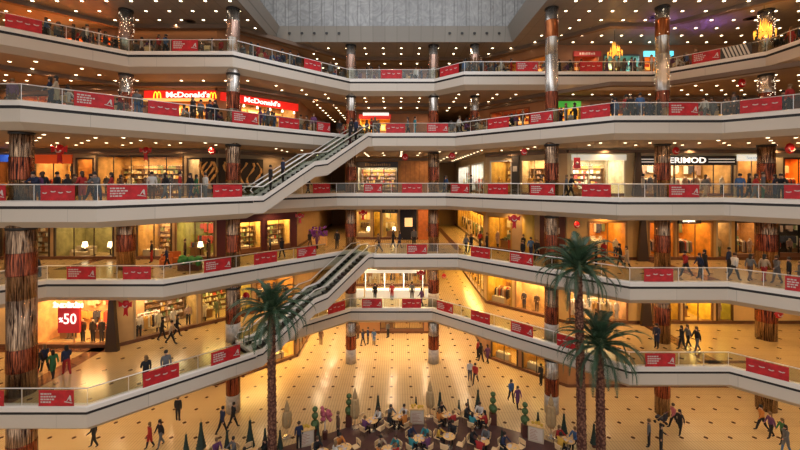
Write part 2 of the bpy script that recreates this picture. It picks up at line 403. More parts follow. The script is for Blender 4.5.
def text_obj(s, size, m, parent, loc, rot=(R(90), 0, 0), depth=.03, bold=0.0, sx=1):
    cu = bpy.data.curves.new('lettering', 'FONT'); cu.body = s; cu.size = size; cu.extrude = depth; cu.offset = bold
    cu.align_x = 'CENTER'; cu.align_y = 'CENTER'; cu.resolution_u = 3; cu.materials.append(m)
    o = bpy.data.objects.new('lettering', cu); COL.objects.link(o)
    me = bpy.data.meshes.new_from_object(o.evaluated_get(bpy.context.evaluated_depsgraph_get())); bpy.data.objects.remove(o); bpy.data.curves.remove(cu)
    o = bpy.data.objects.new('lettering', me); COL.objects.link(o); o.parent = parent; o.location = loc; o.rotation_euler = rot; o.scale = (sx, 1, 1)
    return o
def garment_rack(w, cols, rng):
    mb = MB(); mb.tube([(0, 0, 0), (0, 0, 1.5), (w, 0, 1.5), (w, 0, 0)], .02, 5, 0); mb.box(-.03, .03, -.25, .25, 0, .04); mb.box(w - .03, w + .03, -.25, .25, 0, .04)
    n = int(w / .14)
    for i in range(n):
        x = .08 + i * (w - .16) / max(1, n - 1); l = rng.uniform(.75, 1.05); c = 1 + rng.randrange(len(cols)); hw = rng.uniform(.17, .24)
        mb.add([(x - .03, -.08, 1.47), (x + .03, -.08, 1.47), (x + .03, .08, 1.47), (x - .03, .08, 1.47), (x - .045, -hw, 1.36), (x + .045, -hw, 1.36), (x + .045, hw, 1.36), (x - .045, hw, 1.36),
                (x - .06, -hw - .02, 1.45 - l), (x + .06, -hw - .02, 1.45 - l), (x + .06, hw + .02, 1.45 - l), (x - .06, hw + .02, 1.45 - l)],
               [(0, 1, 2, 3)] + [(a + b, a + (b + 1) % 4, a + 4 + (b + 1) % 4, a + 4 + b) for a in (0, 4) for b in range(4)], c)
    return mb.mesh('clothing_rack', [M['steel']] + [cmat(c) for c in cols])
def wall_rack(w, cols, rng):
    mb = MB(); mb.box(0, w, .1, .14, 1.0, 1.04, 0); mb.box(0, .03, .1, .3, 1.0, 1.04, 0); mb.box(w - .03, w, .1, .3, 1.0, 1.04, 0)
    x = .08; c = 1
    while x < w - .2:
        if rng.random() < .12: x += rng.uniform(.2, .5); continue
        if rng.random() < .3: c = 1 + rng.randrange(len(cols))
        bw = rng.uniform(.09, .34); l = rng.uniform(.5, .95)
        mb.add([(x + bw * .2, .06, .98), (x + bw * .8, .06, .98), (x + bw, .04, .88), (x + bw * 1.02, .04, 1 - l), (x - bw * .02, .04, 1 - l), (x, .04, .88)] + [(x + bw * .2, .16, .98), (x + bw * .8, .16, .98), (x + bw, .18, .88), (x + bw * 1.02, .18, 1 - l), (x - bw * .02, .18, 1 - l), (x, .18, .88)],
               [(5, 4, 3, 2, 1, 0), (6, 7, 8, 9, 10, 11)] + [(i, (i + 1) % 6, (i + 1) % 6 + 6, i + 6) for i in range(6)], c); x += bw + .02
    return mb.mesh('wall_rack', [M['steel']] + [cmat(q) for q in cols])
def shelf_unit(w, h, cols, rng, fill=.85):
    mb = MB(); mb.box(0, w, .32, .36, 0, h, 0); mb.box(-.03, .02, 0, .36, 0, h, 0); mb.box(w - .02, w + .03, 0, .36, 0, h, 0)
    n = max(3, int(h / .5))
    for k in range(n + 1):
        z = .1 + k * (h - .14) / n; mb.box(0, w, 0, .34, z - .02, z + .02, 0)
        if k == n: break
        x = .06
        while x < w - .3:
            bw = rng.uniform(.12, .34); bh = rng.uniform(.14, (h - .14) / n - .1)
            if rng.random() < fill: mb.box(x, x + bw * .9, .06, .3, z + .02, z + .02 + bh, 1 + rng.randrange(len(cols)))
            x += bw + rng.uniform(.01, .06)
    return mb.mesh('shelf_unit', [cmat((.30, .17, .08), .5)] + [cmat(c) for c in cols])
def shop(L, line, px0, px1, desc, wall, lcol, power, fill, sign=None, fr=(.05, .03, .02), h=3.3, depth=3.4, glass=True, plinth=.25, mull=1.6):
    rng = random.Random(hash((L, px0)) if False else L * 1000 + int(px0))
    u0, u1, o, rz = frame(L, line, px0, px1); wd = u1 - u0; z = FL[L]; BAYS.setdefault((L, line), []).append((u0, u1, h))
    if line in ('Ld',): depth = min(depth, 3.0)
    if line == 'Rs': depth = 1.4
    loc = (o[0], o[1], z); c, s = math.cos(rz), math.sin(rz)
    def W(x, y, zz=0): return (o[0] + x * c - y * s, o[1] + x * s + y * c, z + zz)
    mb = MB()
    mb.quad((0, depth, 0), (wd, depth, 0), (wd, depth, h + .1), (0, depth, h + .1)); mb.quad((.01, .1, 0), (.01, depth, 0), (.01, depth, h + .1), (.01, .1, h + .1))
    mb.quad((wd - .01, depth, 0), (wd - .01, .1, 0), (wd - .01, .1, h + .1), (wd - .01, depth, h + .1)); mb.quad((0, .1, h + .1), (0, depth, h + .1), (wd, depth, h + .1), (wd, .1, h + .1))
    wall = tuple(c_ * k_ for c_, k_ in zip(wall, (.85, .75, .62)))
    struct(mb.build('wall_shop', mat('shop_wall_%02x%02x%02x' % tuple(int(x * 255) for x in wall), wall, .7, noise=.3, nscale=1.6), None, loc, rz))
    lamp('AREA', W(wd / 2, depth * .5, h), power * wd * SHOPK[L], (lcol[0], lcol[1] * .93, lcol[2] * .82), wd * .8, depth * .6, (0, 0, rz), name='shop_light')
    st = thing('storefront', desc + ' on the ' + LN[L], 'storefront', loc, rz, 'shopfronts on the ' + LN[L])
    fm = cmat(fr, .4)
    mb = MB(); mb.box(0, .12, -.06, .1, 0, h); mb.box(wd - .12, wd, -.06, .1, 0, h); mb.box(.12, wd - .12, -.06, .1, h - .14, h)
    mb.build('frame', fm, st)
    if plinth: mb = MB(); mb.box(.12, wd - .12, -.08, .3, 0, plinth); mb.build('plinth', cmat((.16, .07, .035), .4), st)
    if glass:
        n = max(1, round(wd / mull)); mb = MB()
        for i in range(1, n): x = wd * i / n; mb.box(x - .025, x + .025, -.03, .05, plinth, h - .14)
        if n > 1: mb.build('mullion', fm, st)
        mb = MB(); mb.box(.12, wd - .12, 0, .012, plinth, h - .14); mb.build('glass_pane', M['shopglass'], st)
    if sign:
        bc, txt, tc, e = sign[:4]; sh = sign[4] if len(sign) > 4 else .6; size = sign[5] if len(sign) > 5 else sh * .75
        mb = MB(); mb.box(0, wd, -.22, -.06, h - sh + .25, h + .25); b = mb.build('sign_board', emat(bc, e) if e else cmat(bc, .5), st)
        if txt == '~':
            mb = MB(); rg = random.Random(int(px0)); x = wd * .2
            while x < wd * .78: q = rg.uniform(.08, .2); mb.box(x, x + q, -.235, -.22, h - sh / 2 + .25 - size * .3, h - sh / 2 + .25 + size * .3 * rg.uniform(.5, 1.2)); x += q + .07
            mb.build('faint_lettering', cmat(tc), b)
        elif txt: text_obj(txt, size, emat(tc, 1.0), b, (wd / 2, -.24, h - sh / 2 + .25), bold=.006)
    if wd < .8: return W
    cols = [GOODS[rng.randrange(len(GOODS))] for _ in range(6)]
    if 'menu' not in fill and 'sofa' not in fill and wd > 1.2 and depth > 2:
        rw = wd - .5
        o_ = put('wall_rack', wall_rack(rw, cols, rng), None, W(.25, depth - .3, 1.75), rz); tag(o_, 'wall-mounted clothes rail, ' + desc + ', ' + LN[L], 'clothes rail')
        if 'shelf' not in fill: o_ = put('wall_rack', wall_rack(rw, cols, rng), None, W(.25, depth - .3, .6), rz); tag(o_, 'low wall-mounted clothes rail, ' + desc + ', ' + LN[L], 'clothes rail')
        for i in range(max(1, int(wd / 2.6)) if 'rack' not in fill and 'case' not in fill else 0):
            tx = .3 + i * 2.5
            if tx + 1.2 > wd - .1: break
            t = thing('display_table', 'goods table, ' + desc + ', ' + LN[L], 'display table', W(tx + rng.uniform(0, .3), 1.5), rz)
            mb = MB(); mb.box(0, 1.2, 0, .6, .7, .76); mb.box(.1, 1.1, .1, .5, 0, .7); mb.build('base', cmat((.28, .15, .07), .5), t)
            mb = MB(); [mb.box(gx, gx + .18, gy, gy + .2, .76, .76 + rng.uniform(.08, .4), rng.randrange(len(cols))) for gx in (.04, .27, .5, .73, .96) for gy in (.05, .33)]; mb.build('folded_goods', [cmat(c) for c in cols], t)
    if 'shelf' in fill:
        put('shelf_unit', shelf_unit(wd - .4, 2.5, cols, rng), None, W(.2, depth - .42), rz); tag(COL.objects[-1], 'stocked wall shelves, ' + desc + ', ' + LN[L], 'shelf')
    if 'rack' in fill:
        rw = min(1.9, wd * .8); k = max(1, int((wd - .3) / (rw + .25)))
        for i in range(k):
            x = .25 + i * (wd - .3) / k
            if depth > 2: tag(put('clothing_rack', garment_rack(rw * .8, cols + [(.03, .02, .03), (.06, .04, .05)], rng), None, W(x + .1, 1.05), rz + rng.uniform(-.12, .12)), 'front clothes rack, ' + desc + ', ' + LN[L], 'clothes rack')
            tag(put('clothing_rack', garment_rack(rw, cols, rng), None, W(x, depth * .55 + .3 * (i % 2)), rz), 'hanging clothes rack, ' + desc + ', ' + LN[L], 'clothes rack')
    if 'mann' in fill:
        k = max(1, int(wd / .95))
        for i in range(k):
            x = (i + .5) * wd / k + rng.uniform(-.12, .12); mannequin(W(x, .55 + rng.uniform(0, .15), plinth * 0), rz + math.pi + rng.uniform(-.4, .4), cols, rng, 'dressed mannequin, ' + desc + ', ' + LN[L])
    if 'lampglow' in fill:
        for i in range(max(1, int(wd / 2.5))):
            x = (i + .6) * 2.3; 
            if x > wd - .4: break
            t = thing('table_lamp', 'glowing table lamp, ' + desc + ', ' + LN[L], 'lamp', W(x, 1.6), rz)
            mb = MB(); mb.lathe([(.3, 0), (.3, .04), (.05, .06), (.05, .6), (.3, .62), (.3, .66)], 10); mb.build('stand', M['dark'], t)
            mb = MB(); mb.lathe([(.25, .8), (.17, 1.25)], 10); mb.lathe([(.03, .66), (.03, .85)], 6); mb.build('lamp_shade', emat((1, .78, .45), 4), t)
    if 'sofa' in fill:
        for i in range(max(1, int(wd / 3))):
            x = .5 + i * 2.6
            if x + 1.8 > wd: break
            t = thing('sofa', 'pale upholstered sofa, ' + desc + ', ' + LN[L], 'sofa', W(x, 1.0), rz)
            mb = MB(); mb.box(0, 1.8, 0, .8, .12, .42); mb.build('seat', cmat((.55, .45, .3)), t)
            mb = MB(); mb.box(0, 1.8, .62, .85, .42, .85); mb.build('backrest', cmat((.5, .4, .26)), t)
            for q in (0, 1.62): mb = MB(); mb.box(q, q + .18, 0, .8, .42, .6); mb.build('armrest', cmat((.5, .4, .26)), t)
            for qx in (.05, 1.67):
                for qy in (.05, .7): mb = MB(); mb.box(qx, qx + .07, qy, qy + .07, 0, .12); mb.build('leg', M['dark'], t)
    if 'case' in fill:
        for i in range(max(1, int(wd / 1.7))):
            x = .25 + i * 1.65
            if x + 1.4 > wd: break
            t = thing('display_case', 'lit glass display case, ' + desc + ', ' + LN[L], 'display case', W(x, .5), rz)
            mb = MB(); mb.box(0, 1.4, 0, .5, 0, .7); mb.build('base', cmat((.6, .5, .35)), t)
            mb = MB(); mb.box(0, 1.4, 0, .5, .7, 1.1); mb.build('glass', M['shopglass'], t)
            mb = MB()
            for j in range(14): xx = rng.uniform(.08, 1.3); yy = rng.uniform(.05, .42); q = rng.uniform(.02, .05); mb.box(xx, xx + q, yy, yy + q, .7, .74 + q)
            mb.build('jewellery', emat((1, .8, .45), 1.0), t)
    if 'menu' in fill:
        k = max(1, int(wd / 1.5))
        t = thing('menu_board', 'lit menu boards, ' + desc + ', ' + LN[L], 'menu board', W(0, depth - .25, 2.1), rz)
        for i in range(k):
            if wd < 1: break
            mb = MB(); x = i * wd / k + .08; mb.box(x, x + wd / k - .16, 0, .1, 0, .8, 0)
            mb.box(x + .08, x + wd / k * .5, -.01, 0, .15, .65, 1); mb.box(x + wd / k * .55, x + wd / k - .25, -.01, 0, .3, .6, 2)
            mb.build('panel', [emat((.9, .45, .12), .55), emat((1, .8, .45), .8), cmat((.45, .05, .03))], t)
        t = thing('service_counter', 'serving counter, ' + desc + ', ' + LN[L], 'counter', W(.2, .9), rz)
        mb = MB(); mb.box(0, wd - .4, 0, .7, 0, 1.0); mb.build('base', cmat((.35, .1, .05)), t)
        mb = MB(); mb.box(-.03, wd - .37, -.05, .75, 1.0, 1.06); mb.build('worktop', M['steel'], t)
    return W

# ---------------------------------------------------------------- people
def shop_side(x, y, L=0):
    if L in (5, 6) and x > 4: return y < 37.6 + max(0, 14.5 - x) - .3 and y < 55
    return shop_side0(x, y)
def shop_side0(x, y):      # True when the point lies on the gallery, in front of the shop walls
    return not ((x < -15.5 and y > 33.3) or (-15.5 <= x < -10 and y > 33.3 + (x + 15.5)) or (x > 14.5 and y > 33) or (8.9 < x <= 14.5 and y > 33 + (14.5 - x)) or (-4.8 < x < 3.7 and y > 44.8) or y > 55)
def skin_mesh(J, E, rad, root):
    me = bpy.data.meshes.new('tmp'); names = list(J)
    me.from_pydata([J[n] for n in names], [(names.index(a), names.index(b)) for a, b in E], [])
    o = bpy.data.objects.new('tmp', me); COL.objects.link(o)
    o.modifiers.new('s', 'SKIN'); sm = o.modifiers.new('d', 'SUBSURF'); sm.levels = 1
    lay = me.skin_vertices[0].data
    for i, n in enumerate(names):
        r = rad[n]; lay[i].radius = r if isinstance(r, tuple) else (r, r); lay[i].use_root = (n == root)
    dg = bpy.context.evaluated_depsgraph_get(); ev = o.evaluated_get(dg); out = bpy.data.meshes.new_from_object(ev, depsgraph=dg)
    bpy.data.objects.remove(o); bpy.data.meshes.remove(me); return out
def seg_dist(p, a, b):
    a, b = Vector(a), Vector(b); d = b - a; t = max(0, min(1, (p - a).dot(d) / max(1e-9, d.dot(d)))); return (p - a - d * t).length
def make_pose(name, lean=0, legs=((0, 0), (0, 0)), arms=((0, 0), (0, 0)), sit=False, coat=False, head=(0, 0)):
    """angles in degrees: legs (hip forward, knee back), arms (shoulder forward, elbow up)"""
    zp = .50 if sit else .95
    J = {'pelvis': (0, 0, zp)}; ln = R(lean); sp = lambda h, x=0: (x, h * math.sin(ln), zp + h * math.cos(ln))
    J['spine'] = sp(.2); J['chest'] = sp(.40); J['neck'] = sp(.54); J['head'] = (head[0], sp(.62)[1] + .02 + head[1], sp(.62)[2]); J['crown'] = (head[0], sp(.62)[1] + .015 + head[1], sp(.62)[2] + .13)
    E = [('pelvis', 'spine'), ('spine', 'chest'), ('chest', 'neck'), ('neck', 'head'), ('head', 'crown')]
    rad = {'pelvis': (.15, .11), 'spine': (.15, .115), 'chest': (.18, .13), 'neck': .06, 'head': (.075, .085), 'crown': (.075, .088)}
    for s, n in ((-1, 'l'), (1, 'r')):
        a, e = arms[0 if s < 0 else 1]; S = sp(.47, s * .19); J['sh' + n] = S; a1 = R(a); a2 = R(a + e)
        El = (S[0] + s * .05, S[1] + .28 * math.sin(a1), S[2] - .28 * math.cos(a1)); Wr = (El[0] - s * .02 * (e > 20) * 4, El[1] + .24 * math.sin(a2), El[2] - .24 * math.cos(a2))
        Hn = (Wr[0], Wr[1] + .12 * math.sin(a2), Wr[2] - .12 * math.cos(a2))
        J['el' + n] = El; J['wr' + n] = Wr; J['hd' + n] = Hn; E += [('chest', 'sh' + n), ('sh' + n, 'el' + n), ('el' + n, 'wr' + n), ('wr' + n, 'hd' + n)]
        rad.update({'sh' + n: .075, 'el' + n: .056, 'wr' + n: .042, 'hd' + n: (.038, .022)})
        h, k = legs[0 if s < 0 else 1]; 
        if sit: h, k = 85, 85
        Hp = (s * .095, 0, zp - .07); h1 = R(h); h2 = R(h - k)
        Kn = (s * .10, Hp[1] + .43 * math.sin(h1), Hp[2] - .43 * math.cos(h1)); An = (s * .10, Kn[1] + .40 * math.sin(h2), Kn[2] - .40 * math.cos(h2)); To = (s * .12, An[1] + .17 * math.cos(h2 * .5), max(.02, An[2] - .045))
        J['hp' + n] = Hp; J['kn' + n] = Kn; J['an' + n] = An; J['to' + n] = To; E += [('pelvis', 'hp' + n), ('hp' + n, 'kn' + n), ('kn' + n, 'an' + n), ('an' + n, 'to' + n)]
        rad.update({'hp' + n: .115 if coat else .10, 'kn' + n: .074, 'an' + n: .056, 'to' + n: (.045, .03)})
    me = skin_mesh(J, E, rad, 'pelvis')
    mz = min(v.co.z for v in me.vertices)
    kind = {}
    for a, b in E:
        k = 1
        if 'hd' in b: k = 0
        if a == 'neck' or a == 'head': k = 0
        if b[:2] in ('hp', 'kn', 'an') and not (b[:2] == 'hp'): k = 2
        if b[:2] == 'hp': k = 1 if coat else 2
        if coat and b[:2] == 'kn': k = 1
        if b[:2] == 'to': k = 3
        kind[(a, b)] = k
    me.materials.clear()
    for q in (M['skin'], M['black'], M['black'], M['shoe']): me.materials.append(q)
    for p in me.polygons:
        p.use_smooth = True
        best = min(E, key=lambda e: seg_dist(p.center, J[e[0]], J[e[1]])); p.material_index = kind[best]
    for v in me.vertices: v.co.z -= mz
    hb = MB(); cx, cy, cz = J['crown']; cz -= mz
    hb.lathe([(.098, -.06), (.108, .0), (.10, .05), (.07, .095), (.01, .115)], 8, (cx, cy - .018, cz), 0)
    if name.startswith('w'): hb.lathe([(.085, -.26), (.10, -.12), (.09, .02)], 8, (cx, cy - .055, cz), 0, 1, .6)
    PERSON[name] = (me, hb.mesh('hair', M['black'], True))
make_pose('stand', arms=((5, 5), (-3, 8)), legs=((2, 2), (-2, 0)))
make_pose('wstand', arms=((10, 70), (0, 10)), legs=((3, 3), (-2, 0)), coat=True)
make_pose('rail', lean=22, arms=((35, 60), (40, 55)), legs=((-6, 0), (6, 12)))
make_pose('walk', lean=4, arms=((-18, 15), (20, 25)), legs=((16, 4), (-13, 16)))
make_pose('wwalk', lean=3, arms=((20, 30), (-18, 15)), legs=((-9, 16), (14, 4)), coat=True)
make_pose('stride', lean=6, arms=((25, 20), (-20, 15)), legs=((-20, 18), (22, 5)))
make_pose('sit', lean=6, arms=((35, 50), (40, 40)), sit=True)
make_pose('wsit', lean=12, arms=((50, 45), (25, 60)), sit=True)
CN = {'black': (.012, .012, .016), 'dark blue': (.015, .025, .07), 'grey': (.13, .13, .14), 'red': (.38, .02, .02), 'white': (.60, .57, .54), 'brown': (.12, .06, .035), 'blue': (.05, .12, .28),
      'green': (.04, .16, .06), 'orange': (.55, .20, .04), 'beige': (.42, .32, .22), 'teal': (.03, .22, .26), 'purple': (.13, .04, .13), 'yellow': (.62, .36, .05), 'pink': (.45, .12, .16)}
HAIR = [(.02, .012, .008), (.012, .01, .01), (.06, .03, .015), (.18, .10, .04)]
NP = [0]; SPOTS = []
COLS = ((-4.46, 37.75), (3.54, 37.75), (-12.5, 29.75), (11.75, 29.65), (20, 29.4), (-20.8, 29.95), (28.4, 30.0), (-21.45, 22.3), (7.5, 37.6), (-12.4, 37.4), (-28.4, 29))
def person(x, y, z, pose, top, bot, face=None, where='', act=None):
    me, hm = PERSON[pose]; rng = random.Random(NP[0] * 13 + 5); NP[0] += 1
    if 'sit' not in pose:
        for q in range(6):
            near = [p for p in SPOTS if abs(p[2] - z) < 1 and math.hypot(p[0] - x, p[1] - y) < .62]
            if not near: break
            p = near[0]; dx, dy = x - p[0], y - p[1]; l = math.hypot(dx, dy) or 1; x, y = p[0] + dx / l * .64, p[1] + dy / l * .64
        if z > 1 and 'riding' not in where and not shop_side(x, y + .6, {0: 0, 1: 2, 2: 3, 3: 4, 4: 5, 5: 6}[round(z / H)]): y -= 1.0
        if z > 1 and 'riding' not in where and not shop_side(x, y + .6, {0: 0, 1: 2, 2: 3, 3: 4, 4: 5, 5: 6}[round(z / H)]): return None
        for cx_, cy_ in COLS:
            if z > 1 and 'riding' not in where and math.hypot(x - cx_, y - cy_) < 1.15: x = cx_ + 1.15 * (1 if x > cx_ else -1)
    SPOTS.append((x, y, z))
    rz = rng.uniform(0, 6.28) if face is None else face
    act = act or {'stand': 'standing', 'wstand': 'standing', 'rail': 'leaning', 'walk': 'walking', 'wwalk': 'walking', 'stride': 'striding', 'sit': 'sitting', 'wsit': 'sitting'}[pose]
    lab = '%s person, %s top, %s trousers, %s' % (act, top, bot, where.replace('on the ', '').replace('at the ', ''))
    o = put('person', me, None, (x, y, z), rz, rng.uniform(.97, 1.06) * (.98 if pose[0] == 'w' else 1.02)); tag(o, lab, 'person', 'people ' + where)
    for i, c in ((1, top), (2, bot)): o.material_slots[i].link = 'OBJECT'; o.material_slots[i].material = cmat(CN[c], .8)
    h = put('hair', hm, o); h.material_slots[0].link = 'OBJECT'; h.material_slots[0].material = cmat(HAIR[rng.randrange(4)], .6)
    return o
def mannequin(loc, rz, cols, rng, label):
    me, _ = PERSON[rng.choice(['stand', 'wstand'])]
    o = put('mannequin', me, None, (loc[0], loc[1], loc[2] + .06), rz); tag(o, label, 'mannequin')
    for i, c in ((0, (.55, .42, .3)), (1, rng.choice(cols)), (2, rng.choice(cols + [(.03, .03, .04)] * 4)), (3, (.3, .22, .15))): o.material_slots[i].link = 'OBJECT'; o.material_slots[i].material = cmat(c)
    mb = MB(); mb.lathe([(.22, -.06), (.22, 0.0)], 12, (0, .04, 0)); mb.build('base', M['steel'], o)

W_ = (1, .78, .48); G_ = (1, .66, .30); O_ = (1, .50, .18); C_ = (.95, .93, .85); Y_ = (1, .70, .22)
# ---- third balcony down (eye level)
shop(4, 'Lf', -30, 30, 'dark shop with a blue sign at far left', (.3, .16, .08), O_, 60, 'shelf', ((.02, .08, .5), '', (1, 1, 1), .6))
shop(4, 'Lf', 34, 73, 'clothes shop under a plain orange-red sign', (.62, .42, .2), G_, 120, 'rack mann', ((.55, .06, .01), '', (1, 1, 1), .5, .75))
shop(4, 'Lf', 76, 94, 'narrow gold-striped doorway', (.55, .33, .12), O_, 90, 'shelf', glass=False, plinth=0)
shop(4, 'Lf', 96, 184, 'wide gold-lit window display', (.62, .42, .2), G_, 105, 'mann shelf', h=3.5)
shop(4, 'Lf', 187, 201, 'slim bright shop window', (.6, .5, .36), W_, 110, 'shelf')
shop(4, 'Rd', 490, 512, 'white-framed clothes shop', (.6, .45, .22), Y_, 100, 'mann shelf', None, (.55, .53, .5))
shop(4, 'Rd', 521, 549, 'cream corner shop', (.6, .5, .33), W_, 120, 'mann shelf', None, (.35, .25, .15), depth=1.9)
shop(4, 'Rf', 571, 625, 'bright cream shoe shop', (.78, .74, .55), C_, 150, 'shelf', ((.75, .74, .62), '', (1, 1, 1), .5, .5), (.7, .65, .5))
DM = shop(4, 'Rf', 635, 733, 'leather shop with a long black sign', (.62, .42, .2), W_, 115, 'rack mann', None, (.03, .02, .02))
shop(4, 'Rf', 736, 767, 'shop with a white lit script sign', (.55, .33, .14), W_, 110, 'shelf mann', ((.85, .8, .65), 'Success', (.35, .38, .4), .8, .55, .42), (.4, .3, .2))
shop(4, 'Rf', 783, 830, 'orange-lit shop at far right', (.8, .3, .05), O_, 150, 'rack')
shop(4, 'C', 357, 398, 'white-lit shop under a dark sign', (.6, .58, .5), C_, 120, 'case shelf', ((.03, .02, .02), '~', (.30, .2, .12), 0, .7, .5), (.05, .03, .02))
shop(4, 'Rs', 459, 470, 'cool white side shop', (.75, .76, .76), (.85, .93, 1), 110, 'mann shelf', None, (.7, .7, .7))
shop(4, 'Rs', 472, 484, 'second cool white side shop', (.7, .72, .74), (.85, .93, 1), 110, 'rack mann', None, (.7, .7, .7))
# ---- fourth balcony down
shop(3, 'Lf', 0, 50, 'dim beige shop', (.30, .20, .10), W_, 28, 'shelf')
shop(3, 'Lf', 54, 114, 'furniture shop with pale sofas', (.36, .35, .16), W_, 70, 'sofa lampglow', None, (.05, .03, .02))
shop(3, 'Lf', 136, 172, 'bright homeware shop', (.62, .45, .2), G_, 120, 'shelf case')
shop(3, 'Lf', 175, 215, 'green-walled shop with curtains', (.42, .45, .14), W_, 80, 'lampglow', None, (.2, .1, .04))
shop(3, 'Ld', 236, 262, 'left yellow window of the maroon shopfront', (.75, .58, .3), Y_, 120, 'case shelf', None, (.07, .012, .02), depth=1.6, plinth=.6, h=3.1)
shop(3, 'Ld', 266, 291, 'right yellow window of the maroon shopfront', (.75, .58, .3), Y_, 120, 'case shelf', None, (.07, .012, .02), depth=1.6, plinth=.6, h=3.1)
shop(3, 'C', 355.5, 371, 'shop window with red bow at left', (.75, .62, .28), Y_, 110, 'lampglow case', None, (.5, .4, .2))
shop(3, 'C', 373, 381, 'slim yellow doorway', (.75, .58, .14), Y_, 110, '', None, (.2, .14, .06), glass=False, plinth=0)
shop(3, 'C', 382, 398, 'shop window with a small black sign', (.75, .62, .28), Y_, 110, 'lampglow', ((.02, .02, .02), '~', (.35, .28, .12), 0, .5, .36), (.5, .4, .2))
shop(2, 'C', 357, 428, 'back shop behind the white kiosk', (.62, .50, .34), W_, 110, 'rack mann shelf', None, (.3, .15, .08), mull=3)
shop(3, 'Rs', 458, 484, 'yellow side shopfront', (.8, .55, .14), Y_, 85, 'mann', None, (.4, .22, .05))
shop(3, 'Rd', 488, 512, 'yellow diagonal shopfront', (.78, .52, .12), Y_, 80, 'mann', None, (.45, .25, .06))
shop(3, 'Rf', 588, 627, 'orange clothes shop left of the dark post', (.85, .42, .06), G_, 95, 'rack mann', None, (.3, .15, .04))
shop(3, 'Rf', 648, 675, 'orange clothes shop right of the dark post', (.8, .38, .06), G_, 80, 'rack', None, (.3, .15, .04))
shop(3, 'Rf', 677, 713, 'orange shop with a small black sign', (.85, .42, .06), G_, 95, 'rack', None, (.3, .15, .04))
shop(3, 'Rf', 716, 731, 'slim mannequin window', (.7, .5, .25), W_, 80, 'mann', None, (.5, .4, .25))
shop(3, 'Rf', 735, 775, 'long mannequin window with a dark base', (.55, .28, .1), W_, 75, 'mann rack', None, (.05, .03, .02), plinth=.5)
shop(3, 'Rf', 778, 840, 'black shopfront at far right', (.04, .03, .03), W_, 25, 'mann', ((.015, .015, .02), '', (1, 1, 1), 0), (.01, .01, .01), plinth=.6)
# ---- lowest balcony
SZ = shop(2, 'L2f', 34, 118, 'peach shop with a large sale poster', (.85, .52, .28), G_, 170, '', None, (.5, .3, .12), h=3.6, mull=3)
u_, _, _, rzs = frame(2, 'L2f', 34, 118); rg_ = random.Random(1)
for px_, dk_ in ((84.5, .07), (93.5, .05), (102.5, .06), (50, .3), (56, .12), (74, .08)):
    mannequin(SZ(frame(2, 'L2f', px_, 118)[0] - u_, .8 if dk_ < .1 else 1.6), rzs + math.pi, [(dk_, dk_ * .8, dk_ * .6), (dk_, dk_ * .7, dk_ * .5)], rg_, 'dark-suited mannequin in the peach shop beside the sale poster')

shop(2, 'L2d', 134, 198, 'long clothes shopfront beside the sale shop', (.5, .38, .16), W_, 90, 'mann rack shelf', None, (.4, .3, .18), mull=2.5)
shop(2, 'L2d', 201, 252, 'clothes shop behind the left palm', (.45, .4, .16), Y_, 95, 'mann shelf', None, (.3, .2, .1))
shop(2, 'L2d', 256, 294, 'warm shop beside the lower escalator', (.7, .42, .12), G_, 120, 'mann rack', None, (.3, .15, .05))
shop(2, 'Rs', 459, 484, 'yellow window along the side passage', (.9, .62, .12), Y_, 120, 'mann', None, (.3, .2, .05))
shop(2, 'Rd', 487, 512, 'bright yellow diagonal window', (.95, .62, .14), Y_, 120, 'case rack', None, (.5, .3, .05), mull=3)
shop(2, 'Rd', 515, 552, 'cream window with one mannequin', (.85, .6, .3), G_, 120, 'mann', None, (.4, .2, .08), mull=4, depth=1.4)
shop(2, 'Rf', 569, 628, 'peach window with dressed mannequins', (.85, .55, .3), W_, 120, 'mann rack', None, (.25, .1, .04), mull=2.4)
shop(2, 'Rf', 652, 680, 'yellow window left of the dark post', (.8, .55, .12), Y_, 110, 'shelf mann', None, (.2, .1, .04))
shop(2, 'Rf', 683, 713, 'brightest yellow window right of the column', (.95, .72, .12), Y_, 170, 'shelf', None, (.2, .1, .04))
shop(2, 'Rf', 716, 733, 'slim yellow-green corner window', (.6, .6, .14), Y_, 130, 'mann', None, (.1, .05, .02))
# ---- ground floor
shop(0, 'Ld', 236, 295, 'jewellery window under the lower escalator', (.85, .6, .25), Y_, 150, 'case shelf', None, (.12, .05, .02))
shop(0, 'Ls', 299, 312, 'side jewellery window', (.85, .6, .25), Y_, 120, 'case', None, (.12, .05, .02))
shop(0, 'Rd', 491, 518, 'yellow display window under the right balcony', (.7, .45, .1), Y_, 95, 'case', None, (.04, .02, .015))
shop(0, 'Rd', 522, 552, 'dark-framed display window under the right balcony', (.5, .3, .1), Y_, 80, 'case', None, (.04, .02, .015))
shop(0, 'C', 380, 424, 'plain timber shopfront at the back', (.40, .18, .07), G_, 40, '', None, (.08, .03, .02), plinth=.5)
# ---- second balcony down (food hall)
shop(5, 'Lf', 20, 110, 'dim orange restaurant', (.6, .24, .06), O_, 130, 'menu')
MC1 = shop(5, 'Lf', 148, 214, 'burger restaurant with a straight red sign', (.75, .45, .15), G_, 120, 'menu', None, (.3, .05, .03), glass=False, plinth=0)
MC2 = shop(5, 'Ld', 240, 296, 'burger restaurant with a slanting red sign', (.6, .42, .2), W_, 90, 'menu', None, (.3, .05, .03), glass=False, plinth=0)
shop(5, 'C', 359, 391, 'glowing food stall under a red and white sign', (.9, .6, .15), Y_, 130, 'menu', ((.5, .03, .02), '', (1, 1, 1), .8, .5), (.4, .1, .04), glass=False, plinth=0)
shop(5, 'R6d', 490, 530, 'red-lit restaurant front', (.45, .12, .05), O_, 60, 'menu', None, (.2, .05, .02))
shop(5, 'R6f', 558, 580, 'food stall with a green sign', (.85, .6, .1), Y_, 120, 'menu', ((.05, .35, .04), '', (1, 1, 1), .7, .6), (.2, .1, .04), glass=False, plinth=0)
